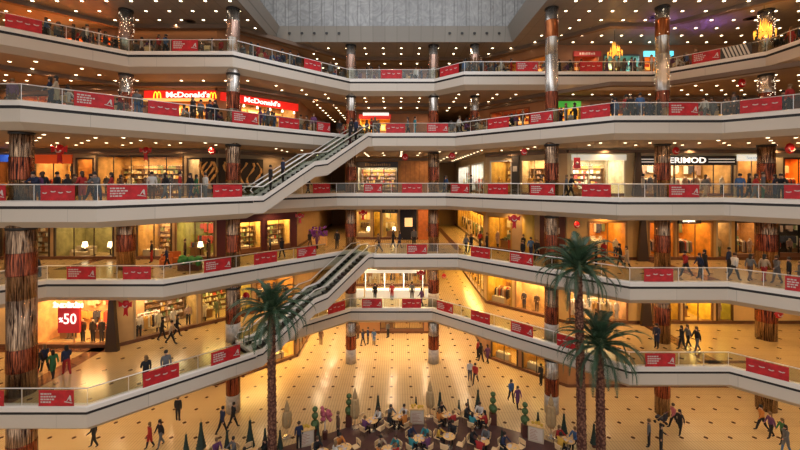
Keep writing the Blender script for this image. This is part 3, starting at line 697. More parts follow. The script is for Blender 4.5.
shop(5, 'R6f', 590, 690, 'brown restaurant front', (.28, .10, .05), O_, 40, 'menu', None, (.1, .04, .02))
shop(5, 'R6f', 696, 790, 'dark restaurant front with two screens', (.22, .10, .07), W_, 30, 'menu', None, (.08, .04, .03))
# ---- top balcony
shop(6, 'Lf', 5, 112, 'orange-lit restaurant', (.95, .30, .04), O_, 300, 'menu', None, (.3, .08, .02), h=2.9, glass=False, plinth=0)
shop(6, 'R6d', 500, 560, 'amber food stall', (.6, .35, .1), G_, 60, 'menu', None, (.2, .08, .03), h=2.7, glass=False, plinth=0)
shop(6, 'R6f', 573, 600, 'food stall with a dark red sign', (.5, .12, .05), G_, 60, 'menu', ((.35, .03, .03), '~', (.8, .7, .7), .3, .5, .34), (.2, .05, .03), h=2.7, glass=False, plinth=0)
shop(6, 'R6f', 603, 640, 'cyan-lit food stall', (.25, .5, .55), (.5, .9, 1), 110, 'menu', None, (.1, .1, .12), h=2.7, glass=False, plinth=0)
shop(6, 'R6f', 643, 672, 'amber-lit food stall beside the column', (.8, .45, .1), G_, 110, 'menu', ((.1, .55, .65), '', (1, 1, 1), 1.8, .5), (.2, .1, .05), h=2.7, glass=False, plinth=0)

# walls between and above the shops
WCOL = {0: (.35, .17, .07), 2: (.55, .36, .17), 3: (.48, .32, .16), 4: (.42, .30, .18), 5: (.34, .16, .08), 6: (.30, .15, .08)}
for L in FL:
    for line in LINES:
        if line in ('Lf', 'Ld') and L == 2: continue
        if line.startswith('L2') and L != 2: continue
        if line[:2] == 'R6' and L < 5: continue
        if line in ('Rs', 'Rd', 'Rf') and L >= 5: continue
        A, B = LINES[line]; l = seg_len(A, B); rz = math.atan2(B[1] - A[1], B[0] - A[0]); z, top = FL[L], CE[L] - FL[L]
        mb = MB(); u = 0
        for a, b, h in sorted(BAYS.get((L, line), [])):
            if a > u + .01: mb.box(u, a, 0, .15, 0, top)
            mb.box(a, b, 0, .15, h, top); u = b
        if u < l - .01: mb.box(u, l, 0, .15, 0, top)
        wc = WCOL[L]
        if line == 'Ld' and L == 3: wc = (.085, .014, .022)
        if L == 4 and line == 'C': wc = (.42, .20, .06)
        if L == 3 and line == 'Rf': wc = (.55, .34, .12)
        if L == 2 and line in ('Rd', 'Rf', 'Rs'): wc = (.75, .50, .20)
        if L == 4 and line == 'Rf': wc = (.58, .48, .30)
        if L in (4, 5) and line in ('Lf', 'Ld', 'Rd', 'Rf', 'C', 'R6d', 'R6f'):
            cb_ = MB(); cb_.box(0, l, -.30, 0, top - .42, top - .12, 0); struct(cb_.build('trim_20', M['bulk'], None, (A[0], A[1], z), rz))
        if L in (0, 2, 3):
            cb_ = MB(); cb_.box(0, l, -.10, -.005, 0, .24, 0); struct(cb_.build('baseboard_' + {'L': 'left', 'C': 'back', 'R': 'right'}[line[0]], M['inlay'], None, (A[0], A[1], z), rz))
        struct(mb.build('wall_' + {'L': 'left', 'C': 'back', 'R': 'right'}[line[0]], mat('plaster_%d_%s' % (L, line), wc, .6, noise=.08, nscale=1), None, (A[0], A[1], z), rz))

# ---------------------------------------------------------------- signs and shop features with their own look
def sign_on(W0, L, line, px0, px1, z0, z1, name, label, cat, mat_, parts):
    u0, u1, o, rz = frame(L, line, px0, px1); wd = u1 - u0
    t = thing(name, label, cat, (o[0], o[1], FL[L] + z0), rz)
    mb = MB(); mb.box(0, wd, -.26, -.07, 0, z1 - z0); mb.build('board', mat_, t)
    parts(t, wd, z1 - z0); return t
def arches(t, x, z, s):
    mb = MB()
    for k in (0, 1):
        pts = [(x + s * .5 * k + s * .25 * (1 - math.cos(math.pi * a / 8)), -.30, z + s * .95 * math.sin(math.pi * a / 8)) for a in range(9)]
        mb.tube(pts, s * .075, 6)
    mb.build('arches', emat((1, .62, .03), 1.6), t)
REDLIT = emat((.62, .012, .008), .95)
def mc(t, wd, h):
    text_obj("McDonald's", h * .85, emat((1, .93, .85), 1.3), t, (wd * .62, -.29, h * .5), bold=.014, depth=.02, sx=1.25); arches(t, wd * .14, h * .1, h * .8); arches(t, wd * .93, h * .1, h * .7)
    mb = MB(); mb.box(0, wd, -.9, -.2, -.16, -.04); mb.build('lit_canopy_edge', emat((1, .55, .15), 1.0), t)
sign_on(None, 5, 'Lf', 146, 216.4, 2.85, 3.6, 'restaurant_sign', 'straight glowing red restaurant sign with white letters and yellow arches', 'sign', REDLIT, mc)
def mc2(t, wd, h):
    text_obj("McDonald's", h * .85, emat((1, .93, .85), 1.3), t, (wd * .50, -.29, h * .5), bold=.014, depth=.02, sx=1.25)
    for i in range(6):
        mb = MB(); x = wd * (i + .5) / 6; mb.lathe([(.10, -.35), (.05, -.15)], 8, (x, -.5, 0)); mb.build('sign_lamp', emat((1, .8, .5), 6), t)
sign_on(None, 5, 'Ld', 220, 297, 2.85, 3.55, 'restaurant_sign', 'slanting glowing red restaurant sign right of the column, white letters only', 'sign', REDLIT, mc2)
u0, u1, o, rz = frame(5, 'Lf', 216, 217)
t = sign_on(None, 5, 'C', 364, 388, 3.0, 3.9, 'stall_canopy', 'red and white canopy sign over the glowing central food stall', 'sign', emat((.6, .03, .02), .7),
        lambda t, wd, h: [(lambda m_: (m_.box(-.1, wd + .1, -.4, -.26, h * .45, h * .8), m_.build('white_band', emat((.9, .85, .8), 1.0), t)))(MB())])
def dm(t, wd, h):
    text_obj('DERIMOD', h * .86, emat((1, .95, .88), 1.1), t, (wd * .475, -.29, h * .5), bold=.006, depth=.02, sx=1.28)
    mb = MB()
    for a, b in ((.02, .22), (.72, .98)):
        for q in (.30, .60): mb = MB(); mb.box(wd * a, wd * b, -.28, -.26, h * q, h * (q + .08)); mb.build('white_stripe', emat((.8, .75, .66), .6), t)
sign_on(None, 4, 'Rf', 634, 734, 2.65, 3.42, 'shop_sign', 'long black shop sign with bold white capital letters', 'sign', cmat((.02, .018, .02)), dm)
sign_on(None, 3, 'Rf', 677, 699, 3.1, 3.6, 'shop_sign', 'small black shop sign with white letters over orange clothes shop', 'sign', cmat((.02, .018, .02)),
        lambda t, wd, h: text_obj('coopark', h * .62, emat((.9, .85, .78), .8), t, (wd * .42, -.29, h * .5), bold=.01, depth=.02))
def poster50(t, wd, h):
    text_obj('\u0130ND\u0130R\u0130M', h * .24, emat((1, .9, .8), 1.2), t, (wd * .5, -.29, h * 1.10), bold=.02, depth=.02, sx=1.2)
    text_obj('50', h * .60, emat((1, .9, .88), 1.0), t, (wd * .58, -.29, h * .55), bold=0, depth=.02, sx=.9)
    text_obj('%', h * .25, emat((1, .9, .88), 1.2), t, (wd * .16, -.29, h * .52), bold=.01, depth=.02)
sign_on(None, 2, 'L2f', 61, 82, 1.15, 2.95, 'sale_poster', 'large red sale poster with a big white fifty in the peach shop window', 'poster', cmat((.62, .03, .05)), poster50)
for a, b in ((704, 719), (724, 738)):
    sign_on(None, 5, 'R6f', a, b, 2.3, 3.2, 'wall_screen', 'dark wall screen in a pale frame on the restaurant front', 'screen', cmat((.30, .2, .14)),
            lambda t, wd, h: (lambda m_: (m_.box(.1, wd - .1, -.28, -.26, .1, h - .1), m_.build('screen', M['black'], t)))(MB()))
def swirl(t, wd, h):
    mb = MB()
    for k in range(5):
        pts = [(wd * (.18 + .17 * k) + .35 * math.sin(a * .7 + k), -.28, h * (.12 + .095 * a)) for a in range(9)]
        mb.tube(pts, [.03 + .10 * abs(math.sin(a * .6 + k * 1.3)) for a in range(9)], 6)
    mb.build('gold_swirls', cmat((.75, .42, .14)), t)
sign_on(None, 4, 'Lf', 203, 216.5, .3, 3.3, 'wall_poster', 'black poster with gold swirls left of the column', 'poster', cmat((.03, .02, .015)), swirl)
sign_on(None, 4, 'Ld', 218, 262, .3, 3.3, 'wall_poster', 'wide black poster with gold swirls beside the upper escalator', 'poster', cmat((.03, .02, .015)), swirl)
sign_on(None, 3, 'C', 400, 416.5, 0, 3.55, 'dark_portal', 'dark navy portal with a square cream window', 'portal', cmat((.01, .012, .03)),
        lambda t, wd, h: (lambda m_: (m_.box(wd * .28, wd * .75, -.3, -.26, 1.5, 2.5), m_.build('cream_window', emat((1, .7, .3), .7), t)))(MB()))
sign_on(None, 3, 'C', 418, 428.5, 0, 3.7, 'timber_door', 'orange timber door panel right of the dark portal', 'door', mat('orange_timber', (.52, .16, .035), .5, noise=.2, nscale=3),
        lambda t, wd, h: (lambda m_: (m_.box(wd * .8, wd * .86, -.32, -.26, 1.0, 1.3), m_.build('handle', M['steel'], t)))(MB()))
sign_on(None, 4, 'C', 401, 428.5, 0, 3.6, 'timber_panel', 'plain orange-brown timber wall panelling behind the middle balcony', 'wall panel', mat('brown_timber', (.42, .18, .05), .5, noise=.2, nscale=3),
        lambda t, wd, h: (lambda m_: ([m_.box(wd * k / 6 - .01, wd * k / 6 + .01, -.28, -.26, .1, h - .1) for k in range(1, 6)], m_.build('joint', M['dark'], t)))(MB()))
for L, line, a, b, lab in ((4, 'Rd', 513, 520, 'tall dark wall panel with small pictures beside the cream corner shop'), (3, 'Rd', 541, 566, 'dark red wall panel beside the corner column')):
    sign_on(None, L, line, a, b, 0, 3.7, 'wall_panel', lab, 'wall panel', cmat((.10, .03, .02) if L == 3 else (.05, .045, .045), .3), lambda t, wd, h: (lambda m_: (m_.box(wd * .2, wd * .8, -.3, -.26, 2.2, 2.7), m_.build('picture', cmat((.6, .55, .5)), t)))(MB()))
# tapered dark posts framing some shopfronts
for L, x, y, lab in ((3, 20.6, 32.9, 'dark tapered post between the two orange clothes shops'), (2, 20.9, 32.9, 'dark post left of the yellow windows, lowest balcony'), (2, -20.3, 28.0, 'dark leaning post between sale shop and clothes shop'), (4, 20.2, 32.9, 'dark slanted post left of the long black sign')):
    mb = MB(); mb.add([(-.45, -.15, 0), (.45, -.15, 0), (.45, .15, 0), (-.45, .15, 0), (-.15, -.15, 3.7), (.15, -.15, 3.7), (.15, .15, 3.7), (-.15, .15, 3.7)], [(3, 2, 1, 0), (4, 5, 6, 7), (0, 1, 5, 4), (1, 2, 6, 5), (2, 3, 7, 6), (3, 0, 4, 7)])
    tag(mb.build('portal_post', M['dark'], None, (x, y - .2, FL[L])), lab, 'post')
# round yellow pillar by the right passage, fourth balcony
mb = MB(); mb.lathe([(.55, 0), (.55, 4.06)], 20); tag(mb.build('round_pillar', mat('yellow_plaster', (.80, .52, .10), .4), None, (12.0, 36.6 - 1.0, FL[3]), smooth=True), 'round yellow pillar beside the right passage, fourth balcony down', 'pillar')

# ---------------------------------------------------------------- columns
def column(x, y, levels, lab, rlow=.52, rup=.46, free=()):
    t = thing('column', lab, 'column', (x, y, 0), 0, 'clad columns round the atrium')
    for L in levels:
        z, top = FL[L], CE[L]; r = rup if L >= 5 else rlow
        if L == 0: r = .50 if rlow < .6 else rlow
        if L == 4: r = min(r, .54)
        body = M['col_chrome'] if L in (5, 6) else M['col_silver'] if L == 0 and -6 < x < 13 else M['col_lower']
        mb = MB(); mb.lathe([(r, z + .02), (r, top + (1.35 if L < 6 else -.01))], 20); mb.build('shaft', body, t, smooth=True)
        mb = MB(); mb.lathe([(r + .015, z + 1.35), (r + .02, z + 1.4), (r + .02, z + 2.6), (r + .015, z + 2.65)], 20); mb.build('band', (M['col_orange'] if free else M['col_pink']) if L == 6 else M['col_red'], t, smooth=True)
        if L in (0, 2) and -14 < x < 13: mb = MB(); mb.lathe([(r + .02, z + .01), (r + .02, z + 1.34)], 20); mb.build('base', M['col_stone'], t, smooth=True)
        if L not in free: mb = MB(); mb.lathe([(r + .05, top - .14), (r + .05, top - .005)], 20); mb.build('collar', M['black'], t, smooth=True)
    return t
def lights_on(t, r, z0, z1, n):
    mb = MB(); rng = random.Random(int(z0 * 10))
    for i in range(n):
        a = rng.uniform(0, 6.28); z = rng.uniform(z0, z1); mb.ball((math.cos(a) * (r + .04), math.sin(a) * (r + .04), z), .024, 5, 3)
    o = mb.build('string_lights', M['bulb'], t); o['kind'] = 'stuff'
C6 = [0, 2, 3, 4, 5, 6]
cb = column(-4.46, 37.75, C6, 'left of the two slim columns at the back balcony edge')
column(3.54, 37.75, C6, 'right of the two slim columns at the back balcony edge')
c1 = column(-12.5, 29.75, C6, 'tall clad column at the left bend beside the escalators')
c2 = column(11.75, 29.65, C6, 'tall column standing free in front of right balconies, left one', .50, free=(5,))
c3 = column(20.0, 29.4, C6, 'tall column in front of right balconies, right of the palms', free=(5,))
c4 = column(-20.8, 29.95, [3, 5, 6], 'column on the upper left galleries covered in string lights', .62)
c5 = column(28.4, 30.0, C6, 'rightmost clad column with string lights at top', .66)
c6 = column(-21.45, 22.3, [0, 2, 3, 4], 'thick bronze-clad column at far left', .68, free=(2,))
c7 = column(-28.4, 29.0, [0, 2, 3], 'bronze-clad column partly hidden behind the far left column', .6)
for t, ls, r in ((c1, (6,), .46), (c3, (5, 6), .46), (c4, (5, 6), .46), (c5, (5, 6), .46)):
    for L in ls: lights_on(t, r, FL[L] + 1.2, CE[L] - .3, 44 if t in (c4, c5) else 12)
# the slim column seen at the right end of the diagonal on the top balcony
column(7.5, 37.6, [5, 6], 'slim silver column behind the top right balcony bend', .45, .42)
column(-12.4, 37.4, [6], 'slim dark-topped column behind the top left balcony bend', .42, .40)

# ---------------------------------------------------------------- balustrades and banners
def rail_pts(L):
    pl = offset(EDGE[L], .12); runs = []; cur = [pl[0]]
    gaps = GAPS[L]
    for i in range(len(pl) - 1):
        if any(a <= i < b for a, b in gaps):
            if len(cur) > 1: runs.append(cur)
            cur = [pl[i + 1]]
        else: cur.append(pl[i + 1])
    if len(cur) > 1: runs.append(cur)
    return runs
for L in (2, 3, 4, 5, 6):
    z = FL[L]; t = thing('balustrade', 'glass balustrade with steel handrail along the edge of the ' + LN[L], 'balustrade', (0, 0, z))
    for run in rail_pts(L):
        mb = MB(); mb.tube([(x, y, 1.10) for x, y in run], .032, 8); mb.build('handrail', M['rail'], t, smooth=True)
        for i in range(len(run) - 1):
            A, B = run[i], run[i + 1]; l = seg_len(A, B); n = max(1, round(l / 1.7)); d = ((B[0] - A[0]) / l, (B[1] - A[1]) / l); rz = math.atan2(d[1], d[0])
            for k in range(n):
                a = (A[0] + d[0] * l * k / n, A[1] + d[1] * l * k / n); w_ = l / n
                px = CX + FPX * a[0] / max(1, a[1])
                if px < -60 or px > 860: continue
                mb = MB(); mb.box(.03, w_ - .03, -.006, .006, .24, 1.06); mb.build('glass_panel', M['glass'], t, (a[0], a[1], 0), rz)
                mb = MB(); mb.box(-.013, .013, -.02, .02, .2, 1.09); mb.build('post', M['rail'], t, (a[0], a[1], 0), rz)
def banner_mesh(wd, h, kind):
    mb = MB(); n = 8
    for i in range(n):                          # cloth with a slight sag and ripple
        x0, x1 = wd * i / n, wd * (i + 1) / n; q = lambda x: -.02 - .018 * math.sin(x * 3.3)
        mb.quad((x0, q(x0), 0), (x1, q(x1), 0), (x1, q(x1), h), (x0, q(x0), h), 0); mb.quad((x1, q(x1) + .015, 0), (x0, q(x0) + .015, 0), (x0, q(x0) + .015, h), (x1, q(x1) + .015, h), 0)
    mb.box(-.01, wd + .01, -.03, .01, h - .02, h + .015, 0); mb.box(-.01, wd + .01, -.03, .01, -.015, .02, 0)
    y0, y1 = -.055, -.045; rng = random.Random(int(wd * 100))
    if kind == 'A':
        for r_, ln in enumerate((.32, .42, .36, .30)):
            x = wd * .07; z = h * (.80 - .18 * r_)
            while x < wd * (.07 + ln):
                q = rng.uniform(.06, .16); mb.box(x, min(x + q, wd * .5), y0, y1, z - .04, z + .04, 1); x += q + .035
        e = [(.80, .30), (.90, .72), (.93, .68), (.95, .30), (.90, .36), (.89, .52), (.83, .34)]
        mb.plate([(wd * a, h * b) for a, b in e], y0, y1, 1); mb.plate([(wd * .74, h * .26), (wd * .97, h * .18), (wd * .97, h * .23), (wd * .76, h * .32)], y0, y1, 1)
    else:
        for k, (a, b) in enumerate(((.13, .52), (.38, .62), (.60, .55), (.84, .60))):
            s = h * .17; cx, cz = wd * a, h * b
            pts = [(cx + s * (1.1 if k % 2 else 1) * math.cos(q), cz - s * .5 * math.sin(q)) for q in [math.pi * j / 5 for j in range(6)]] + [(cx + s * .55 * math.cos(q), cz + s * .12 - s * .2 * math.sin(q)) for q in [math.pi * (5 - j) / 5 for j in range(6)]]
            mb.plate(pts, y0, y1, 1)
    return mb.mesh('banner', [M['red'], M['white']])
BAN = {
 6: [(5, 42, 'B'), (172, 198, 'A'), (304, 321, 'B'), (381, 402, 'B'), (440, 459, 'B'), (516, 538, 'A'), (580, 602, 'B'), (692, 720, 'A')],
 5: [(74, 114, 'A'), (148, 179, 'B'), (232, 258, 'A'), (279, 299, 'B'), (317, 336, 'A'), (386, 405, 'B'), (427, 448, 'A'), (488, 509, 'B'), (530, 553, 'A'), (581, 610, 'B'), (669, 698, 'A'), (740, 782, 'B')],
 4: [(-30, 6, 'A'), (41, 75, 'B'), (107, 147, 'A'), (213, 242, 'B'), (313, 330, 'B'), (364, 382, 'A'), (402, 422, 'B'), (451, 469, 'A'), (488, 508, 'B'), (530, 555, 'A'), (582, 611, 'B'), (669, 699, 'A'), (784, 820, 'B')],
 3: [(67, 96, 'A'), (123, 151, 'B'), (204, 231, 'A'), (254, 277, 'B'), (297, 316, 'A'), (407, 427, 'A'), (471, 490, 'B'), (510, 533, 'A'), (644, 673, 'B'), (785, 815, 'A')],
 2: [(-30, 4, 'B'), (39, 74, 'A'), (143, 179, 'B'), (211, 240, 'A'), (328, 345, 'B'), (362, 382, 'A'), (402, 421, 'B'), (437, 453, 'A'), (471, 490, 'B'), (511, 533, 'A'), (557, 578, 'B'), (645, 675, 'A'), (746, 789, 'B')],
}
for L in BAN:
    for x0, x1, k in BAN[L]:
        i0 = edge_at(L, (x0 + x1) / 2, 0.02)
        if not i0: continue
        i, c, d = i0; pl = offset(EDGE[L], .02); A, B = pl[i], pl[i + 1]; l = seg_len(A, B)
        t0, t1 = on_line(x0, A, B) * l, on_line(x1, A, B) * l
        t0, t1 = max(.05, t0), min(l - .05, t1)
        me = banner_mesh(t1 - t0, .80, k)
        tag(put('banner', me, None, (A[0] + d[0] * t0, A[1] + d[1] * t0, FL[L] + .24), math.atan2(d[1], d[0])),
            'red banner with ' + ('white lettering and emblem' if k == 'A' else 'small white swirl marks') + ' on the ' + LN[L] + ' railing', 'banner', 'red banners on the ' + LN[L] + ' railing')
# black and white striped cloth on the top balcony at right
i, c, d = edge_at(6, 722, .02); pl = offset(EDGE[6], .02); A, B = pl[i], pl[i + 1]; l = seg_len(A, B); t0, t1 = on_line(721, A, B) * l, on_line(752, A, B) * l
mb = MB(); wd = t1 - t0
mb.box(0, wd, -.04, -.02, 0, .85, 0)
for k in range(7):
    a = .28 + (wd - .3) * (k + .1) / 7; mb.plate([(a, 0), (a + wd * .07, 0), (a + wd * .07 - .28, .85), (a - .28, .85)][:4], -.05, -.04, 1)
tag(mb.build('striped_banner', [cmat((.05, .05, .05)), cmat((.6, .58, .52))], None, (A[0] + d[0] * t0, A[1] + d[1] * t0, FL[6] + .24), math.atan2(d[1], d[0])), 'black and white striped banner on the top balcony railing at right', 'banner')

# ---------------------------------------------------------------- escalators
def escalator(origin, rz, z0, label):
    """local x runs up the flight, y across; one escalator 1.26 m wide"""
    t = thing('escalator', label, 'escalator', (*origin, z0), rz, 'pairs of escalators on the left')
    Lr = 10.75; K = [(-.3, 0), (.45, 0), (4.75, 2.62), (5.95, 2.79), (10.3, H), (Lr + .5, H)]
    wd = 1.26; P = lambda dz: [(x, z + dz) for x, z in K]
    def sweep(pts_lo, pts_hi, y0, y1, m, name, sm=False):
        mb = MB(); n = len(pts_lo)
        for i in range(n - 1):
            a, b, c, d = pts_lo[i], pts_lo[i + 1], pts_hi[i + 1], pts_hi[i]
            mb.quad((a[0], y0, a[1]), (b[0], y0, b[1]), (c[0], y0, c[1]), (d[0], y0, d[1])); mb.quad((b[0], y1, b[1]), (a[0], y1, a[1]), (d[0], y1, d[1]), (c[0], y1, c[1]))
            mb.quad((d[0], y0, d[1]), (c[0], y0, c[1]), (c[0], y1, c[1]), (d[0], y1, d[1])); mb.quad((a[0], y1, a[1]), (b[0], y1, b[1]), (b[0], y0, b[1]), (a[0], y0, a[1]))
        for e in (0, n - 1):
            a, d = pts_lo[e], pts_hi[e]; mb.quad((a[0], y0, a[1]), (a[0], y1, a[1]), (d[0], y1, d[1]), (d[0], y0, d[1]))
        return mb.build(name, m, t)
    for s, (a, b) in (('outer', (0, .14)), ('inner', (wd - .14, wd))):
        sweep(P(-.22), P(.24), a, b, M['lip'], 'skirt')
        sweep(P(-1.0), P(-.22), a + .01, b - .01, M['fascia'], 'side_panel')
        f = a - .012 if s == 'outer' else b + .0; sweep(P(-.2), P(-.08), f, f + .012, M['groove'], 'groove')
        y = (a + b) / 2; sweep(P(.24), P(.86), y - .008, y + .008, M['glass'], 'glass_panel')
        mb = MB(); hp = [(-.3, y, .45), (-.5, y, .66)] + [(x, y, z + .9) for x, z in P(0)] + [(Lr + .75, y, H + .66), (Lr + .5, y, H + .45)]
        mb.tube(hp, .045, 6); mb.build('handrail', M['rail'], t, smooth=True)
    sweep(P(-1.02), P(-.9), .1, wd - .1, M['soffit'], 'underside')
    mb = MB(); x = .1
    def zz(x):
        for i in range(len(K) - 1):
            if K[i][0] <= x <= K[i + 1][0]: return K[i][1] + (K[i + 1][1] - K[i][1]) * (x - K[i][0]) / (K[i + 1][0] - K[i][0])
        return H
    while x < Lr:
        z = zz(x + .2); mb.box(x, x + .4, .15, wd - .15, z - .35, z, 0); mb.box(x, x + .03, .16, wd - .16, z - .005, z + .004, 1); x += .4
    mb.build('step_band', [M['step'], M['steel']], t)
    return t
for L, (fx, fy), (bx, by), nm in ((4, (-9.85, 27.55), (-11.7, 29.4), 'upper'), (2, (-9.8, 27.3), (-11.65, 29.15), 'lower')):
    rz = R(45)
    escalator((fx, fy), rz, FL[L], 'nearer escalator of the %s pair at the left of the atrium' % nm)
    escalator((fx - 1.30 / math.sqrt(2), fy + 1.30 / math.sqrt(2)), rz, FL[L], 'farther escalator of the %s pair, beside the balcony' % nm)

# ---------------------------------------------------------------- ceiling lights
mbf = MB(); mbf.lathe([(.10, -.012), (.10, 0)], 12); mring = MB(); mring.lathe([(.15, -.02), (.115, -.022)], 12)
mbf.lathe([(.15, -.006), (.15, .03)], 12, m=1); DL = mbf.mesh('downlight', [M['lens'], M['trim']])
small = MB(); DLO = []
cand = []
for L in (4, 5, 6):
    pol = slab_poly(L + 1, 1.0) if L < 6 else None
    for i in range(-26, 27):
        for j in range(0, 24):
            x, y = .43 + i * 1.8, 21.7 + j * 1.68
            if L == 6:
                if (OP[0] - .5 < x < OP[1] + .5 and y < OP[2] + .5): continue
            elif not inside(pol, x, y): continue
            if not shop_side(x, y, L): continue
            if L in (5,) and (i + j) % 5 == 0 and y < 34: continue
            if L == 4 and (abs(x) > 11.5 and y > 31.0 or (i % 2 and j % 2)): continue
            zc = CE[L]; px, py = CX + FPX * x / y, CY - FPX * (zc - EYE) / y
            if not (-2 < px < 802 and py > -2): continue
            e = edge_at(L, px, 0)                      # hidden behind its own level's rail?
            if e and py > CY - FPX * (FL[L] + .5 - EYE) / e[1][1]: continue
            if L < 6:
                e = edge_at(L + 1, px, .55)
                if e and (y < e[1][1] - .0): continue
            cand.append((y, x, L))
cand.sort()
if True:
    for k, (y, x, L) in enumerate(cand):
        if k < 300:
            o = put('downlight', DL, None, (x, y, CE[L] - .003))
            tag(o, 'x', 'downlight', 'downlights above the ' + LN[L], same=True); DLO.append((L, round(y, 2), x, o))
        else:
            small.lathe([(.115, -.012), (.115, 0)], 8, (x, y, CE[L] - .003))
    if small.v: tag(small.build('downlights', M['lens']), 'distant small round downlights in the gallery ceilings', 'downlight', kind='stuff')
TENS = 'zeroth first second third fourth fifth sixth seventh eighth ninth tenth eleventh twelfth thirteenth fourteenth fifteenth sixteenth seventeenth eighteenth nineteenth twentieth'.split()
def nth(k): return TENS[k] if k < 21 else ('twenty-' if k < 30 else 'thirty-') + TENS[k % 10] if k not in (30,) else 'thirtieth'
for L in (4, 5, 6):
    ys = sorted({q[1] for q in DLO if q[0] == L})
    for r_, yy in enumerate(ys):
        for k, q in enumerate(sorted([q for q in DLO if q[0] == L and q[1] == yy], key=lambda q: q[2])): q[3]['label'] = 'recessed downlight above the %s, %s row from front, %s from left' % (LN[L], nth(r_ + 1), nth(k + 1))
print('downlights', len(cand))
# the light those fittings throw
SPOTP = {0: 300, 2: 290, 3: 240, 4: 170, 5: 150, 6: 130}; SPOTC = {0: (1, .70, .38), 2: (1, .60, .24), 3: (1, .58, .23), 4: (1, .62, .30), 5: (1, .56, .28), 6: (1, .60, .34)}
for L in FL:
    pol = slab_poly({0: 2, 2: 3, 3: 4, 4: 5, 5: 6}.get(L, 6), 1.2) if L < 6 else None
    for i in range(-10, 11):
        for j in range(0, 9):
            x, y = -.47 + i * 3.6, 20.0 + j * 3.6 + (1.8 if i % 2 else 0)
            if L == 6:
                if OP[0] - .5 < x < OP[1] + .5 and y < OP[2] + .5: continue
            elif not inside(pol, x, y): continue
            if not shop_side(x, y, L) or abs(x) > 33: continue
            k_ = (1.35 if -11 < x < 10 else .5) if L == 0 else (.7 if abs(x) > 12 and L in (2, 3) else .9)
            lamp('SPOT', (x, y, CE[L] - .06), SPOTP[L] * k_, SPOTC[L], .06, angle=150, name='downlight_beam')
# violet lighting over the top right food court
for x in (22, 26): lamp('SPOT', (x, 32.5, ROOF - 1.6), 110, (.35, .15, 1), .1, rot=(R(180), 0, 0), angle=150, name='violet_uplight')
# dark air grilles in the roof soffit
for x, y in ((-24.2, 36.0 - 3), (24, 31.6), (20.6, 31.2), (28.5, 33 - 1.5), (-17, 32)):
    mb = MB(); mb.lathe([(.42, -.02), (.45, 0)], 16); [mb.lathe([(.36 - .1 * k, -.03), (.36 - .1 * k, -.02)], 16) for k in range(3)]
    tag(mb.build('ceiling_vent', M['dark'], None, (x, y, ROOF)), 'round dark air vent in the top ceiling', 'vent', 'dark round ceiling vents')
for sx in (-1, 1):
    for k in range(5):
        mb = MB(); mb.lathe([(.12, -.02), (.14, .04)], 10); o = mb.build('well_spotlight', M['black'], None, (-.25 + sx * (5.2 + k * 1.16), 36.62, ROOF + .75)); o.rotation_euler = (R(75), 0, 0)
        tag(o, 'small dark spotlight on the grey rim of the light well', 'spotlight', 'rim spotlights')

# ---------------------------------------------------------------- chandeliers and hanging ornaments
def chandelier(x, y, zc, s, label):
    t = thing('chandelier', label, 'chandelier', (x, y, zc)); mb = MB(); mb.tube([(0, 0, 0), (0, 0, ROOF - zc)], .015, 5); mb.build('suspension_cable', M['black'], t)
    mb = MB(); rng = random.Random(3)
    for k in range(34):
        a = rng.uniform(0, 6.28); q = rng.random(); r = s * (.25 + .55 * q) ; top = s * (1.5 - 1.3 * q) * rng.uniform(.6, 1); cx, cy = r * math.cos(a), r * math.sin(a)
        mb.lathe([(.01, -s * .45 * rng.random() - .1), (s * .075, 0), (s * .06, top * .4), (.005, top)], 5, (cx, cy, 0))
    mb.build('amber_crystals', M['flame'], t)
    mb = MB(); mb.lathe([(s * .55, -.03), (s * .6, 0), (s * .2, .06)], 12); mb.build('ring', M['dark'], t)
    lamp('POINT', (x, y, zc + .2), 160, (1, .45, .08), .3, name='chandelier_light')
chandelier(18.3, 33.0 - .2, FL[6] + 1.25, .72, 'amber flame-shaped chandelier above the top right food court, left one')
chandelier(27.3, 29.0, FL[6] + 1.5, .8, 'amber flame-shaped chandelier beside the rightmost column, top balcony')
def ornament(L, px, py, s, kind, D=31.0):
    x = (px - CX) * D / FPX; z = EYE + (CY - py) * D / FPX; r = s * D / FPX / 2
    z = min(z, CE[L] - r - .05)
    t = thing('hanging_ornament', 'red hanging ' + {'bow': 'ribbon bow with a long tail', 'ball': 'round ornament with a white curl', 'card': 'rectangular card'}[kind] + ' above the ' + LN[L], 'ornament', (x, D, z), 0, 'red ornaments hanging under the galleries')
    mb = MB(); mb.tube([(0, 0, 0), (0, 0, CE[L] - z)], .01, 4); mb.build('cord', M['black'], t)
    mb = MB()
    if kind == 'card': mb.box(-r * .7, r * .7, -.03, .03, -r * 1.2, r * 1.2); mb.build('card', M['redtop'], t); mb = MB(); mb.ball((0, -.04, 0), r * .35, 8, 5, sz=1)
    else:
        mb.lathe([(.01, -r), (r * .6, -r * .8), (r, 0), (r * .6, r * .8), (.01, r)], 12, sy=.35); mb.build('body', M['redtop'], t, smooth=True)
        if kind == 'bow': mb = MB(); mb.plate([(-r * .3, 0), (r * .3, 0), (r * .5, -r * 2.6), (0, -r * 2.1), (-r * .5, -r * 2.6)], -.05, .0); mb.plate([(0, 0), (r * 1.5, r * .8), (r * 1.4, -r * .5)], -.1, -.04); mb.plate([(0, 0), (-r * 1.4, -r * .5), (-r * 1.5, r * .8)], -.1, -.04); mb.build('ribbon', M['redtop'], t)
        mb = MB(); mb.tube([(r * .5 * math.cos(a), -r * .38, r * .5 * math.sin(a)) for a in [math.pi + .5 * q for q in range(7)]], r * .1, 5)
    mb.build('white_curl', M['white'], t)
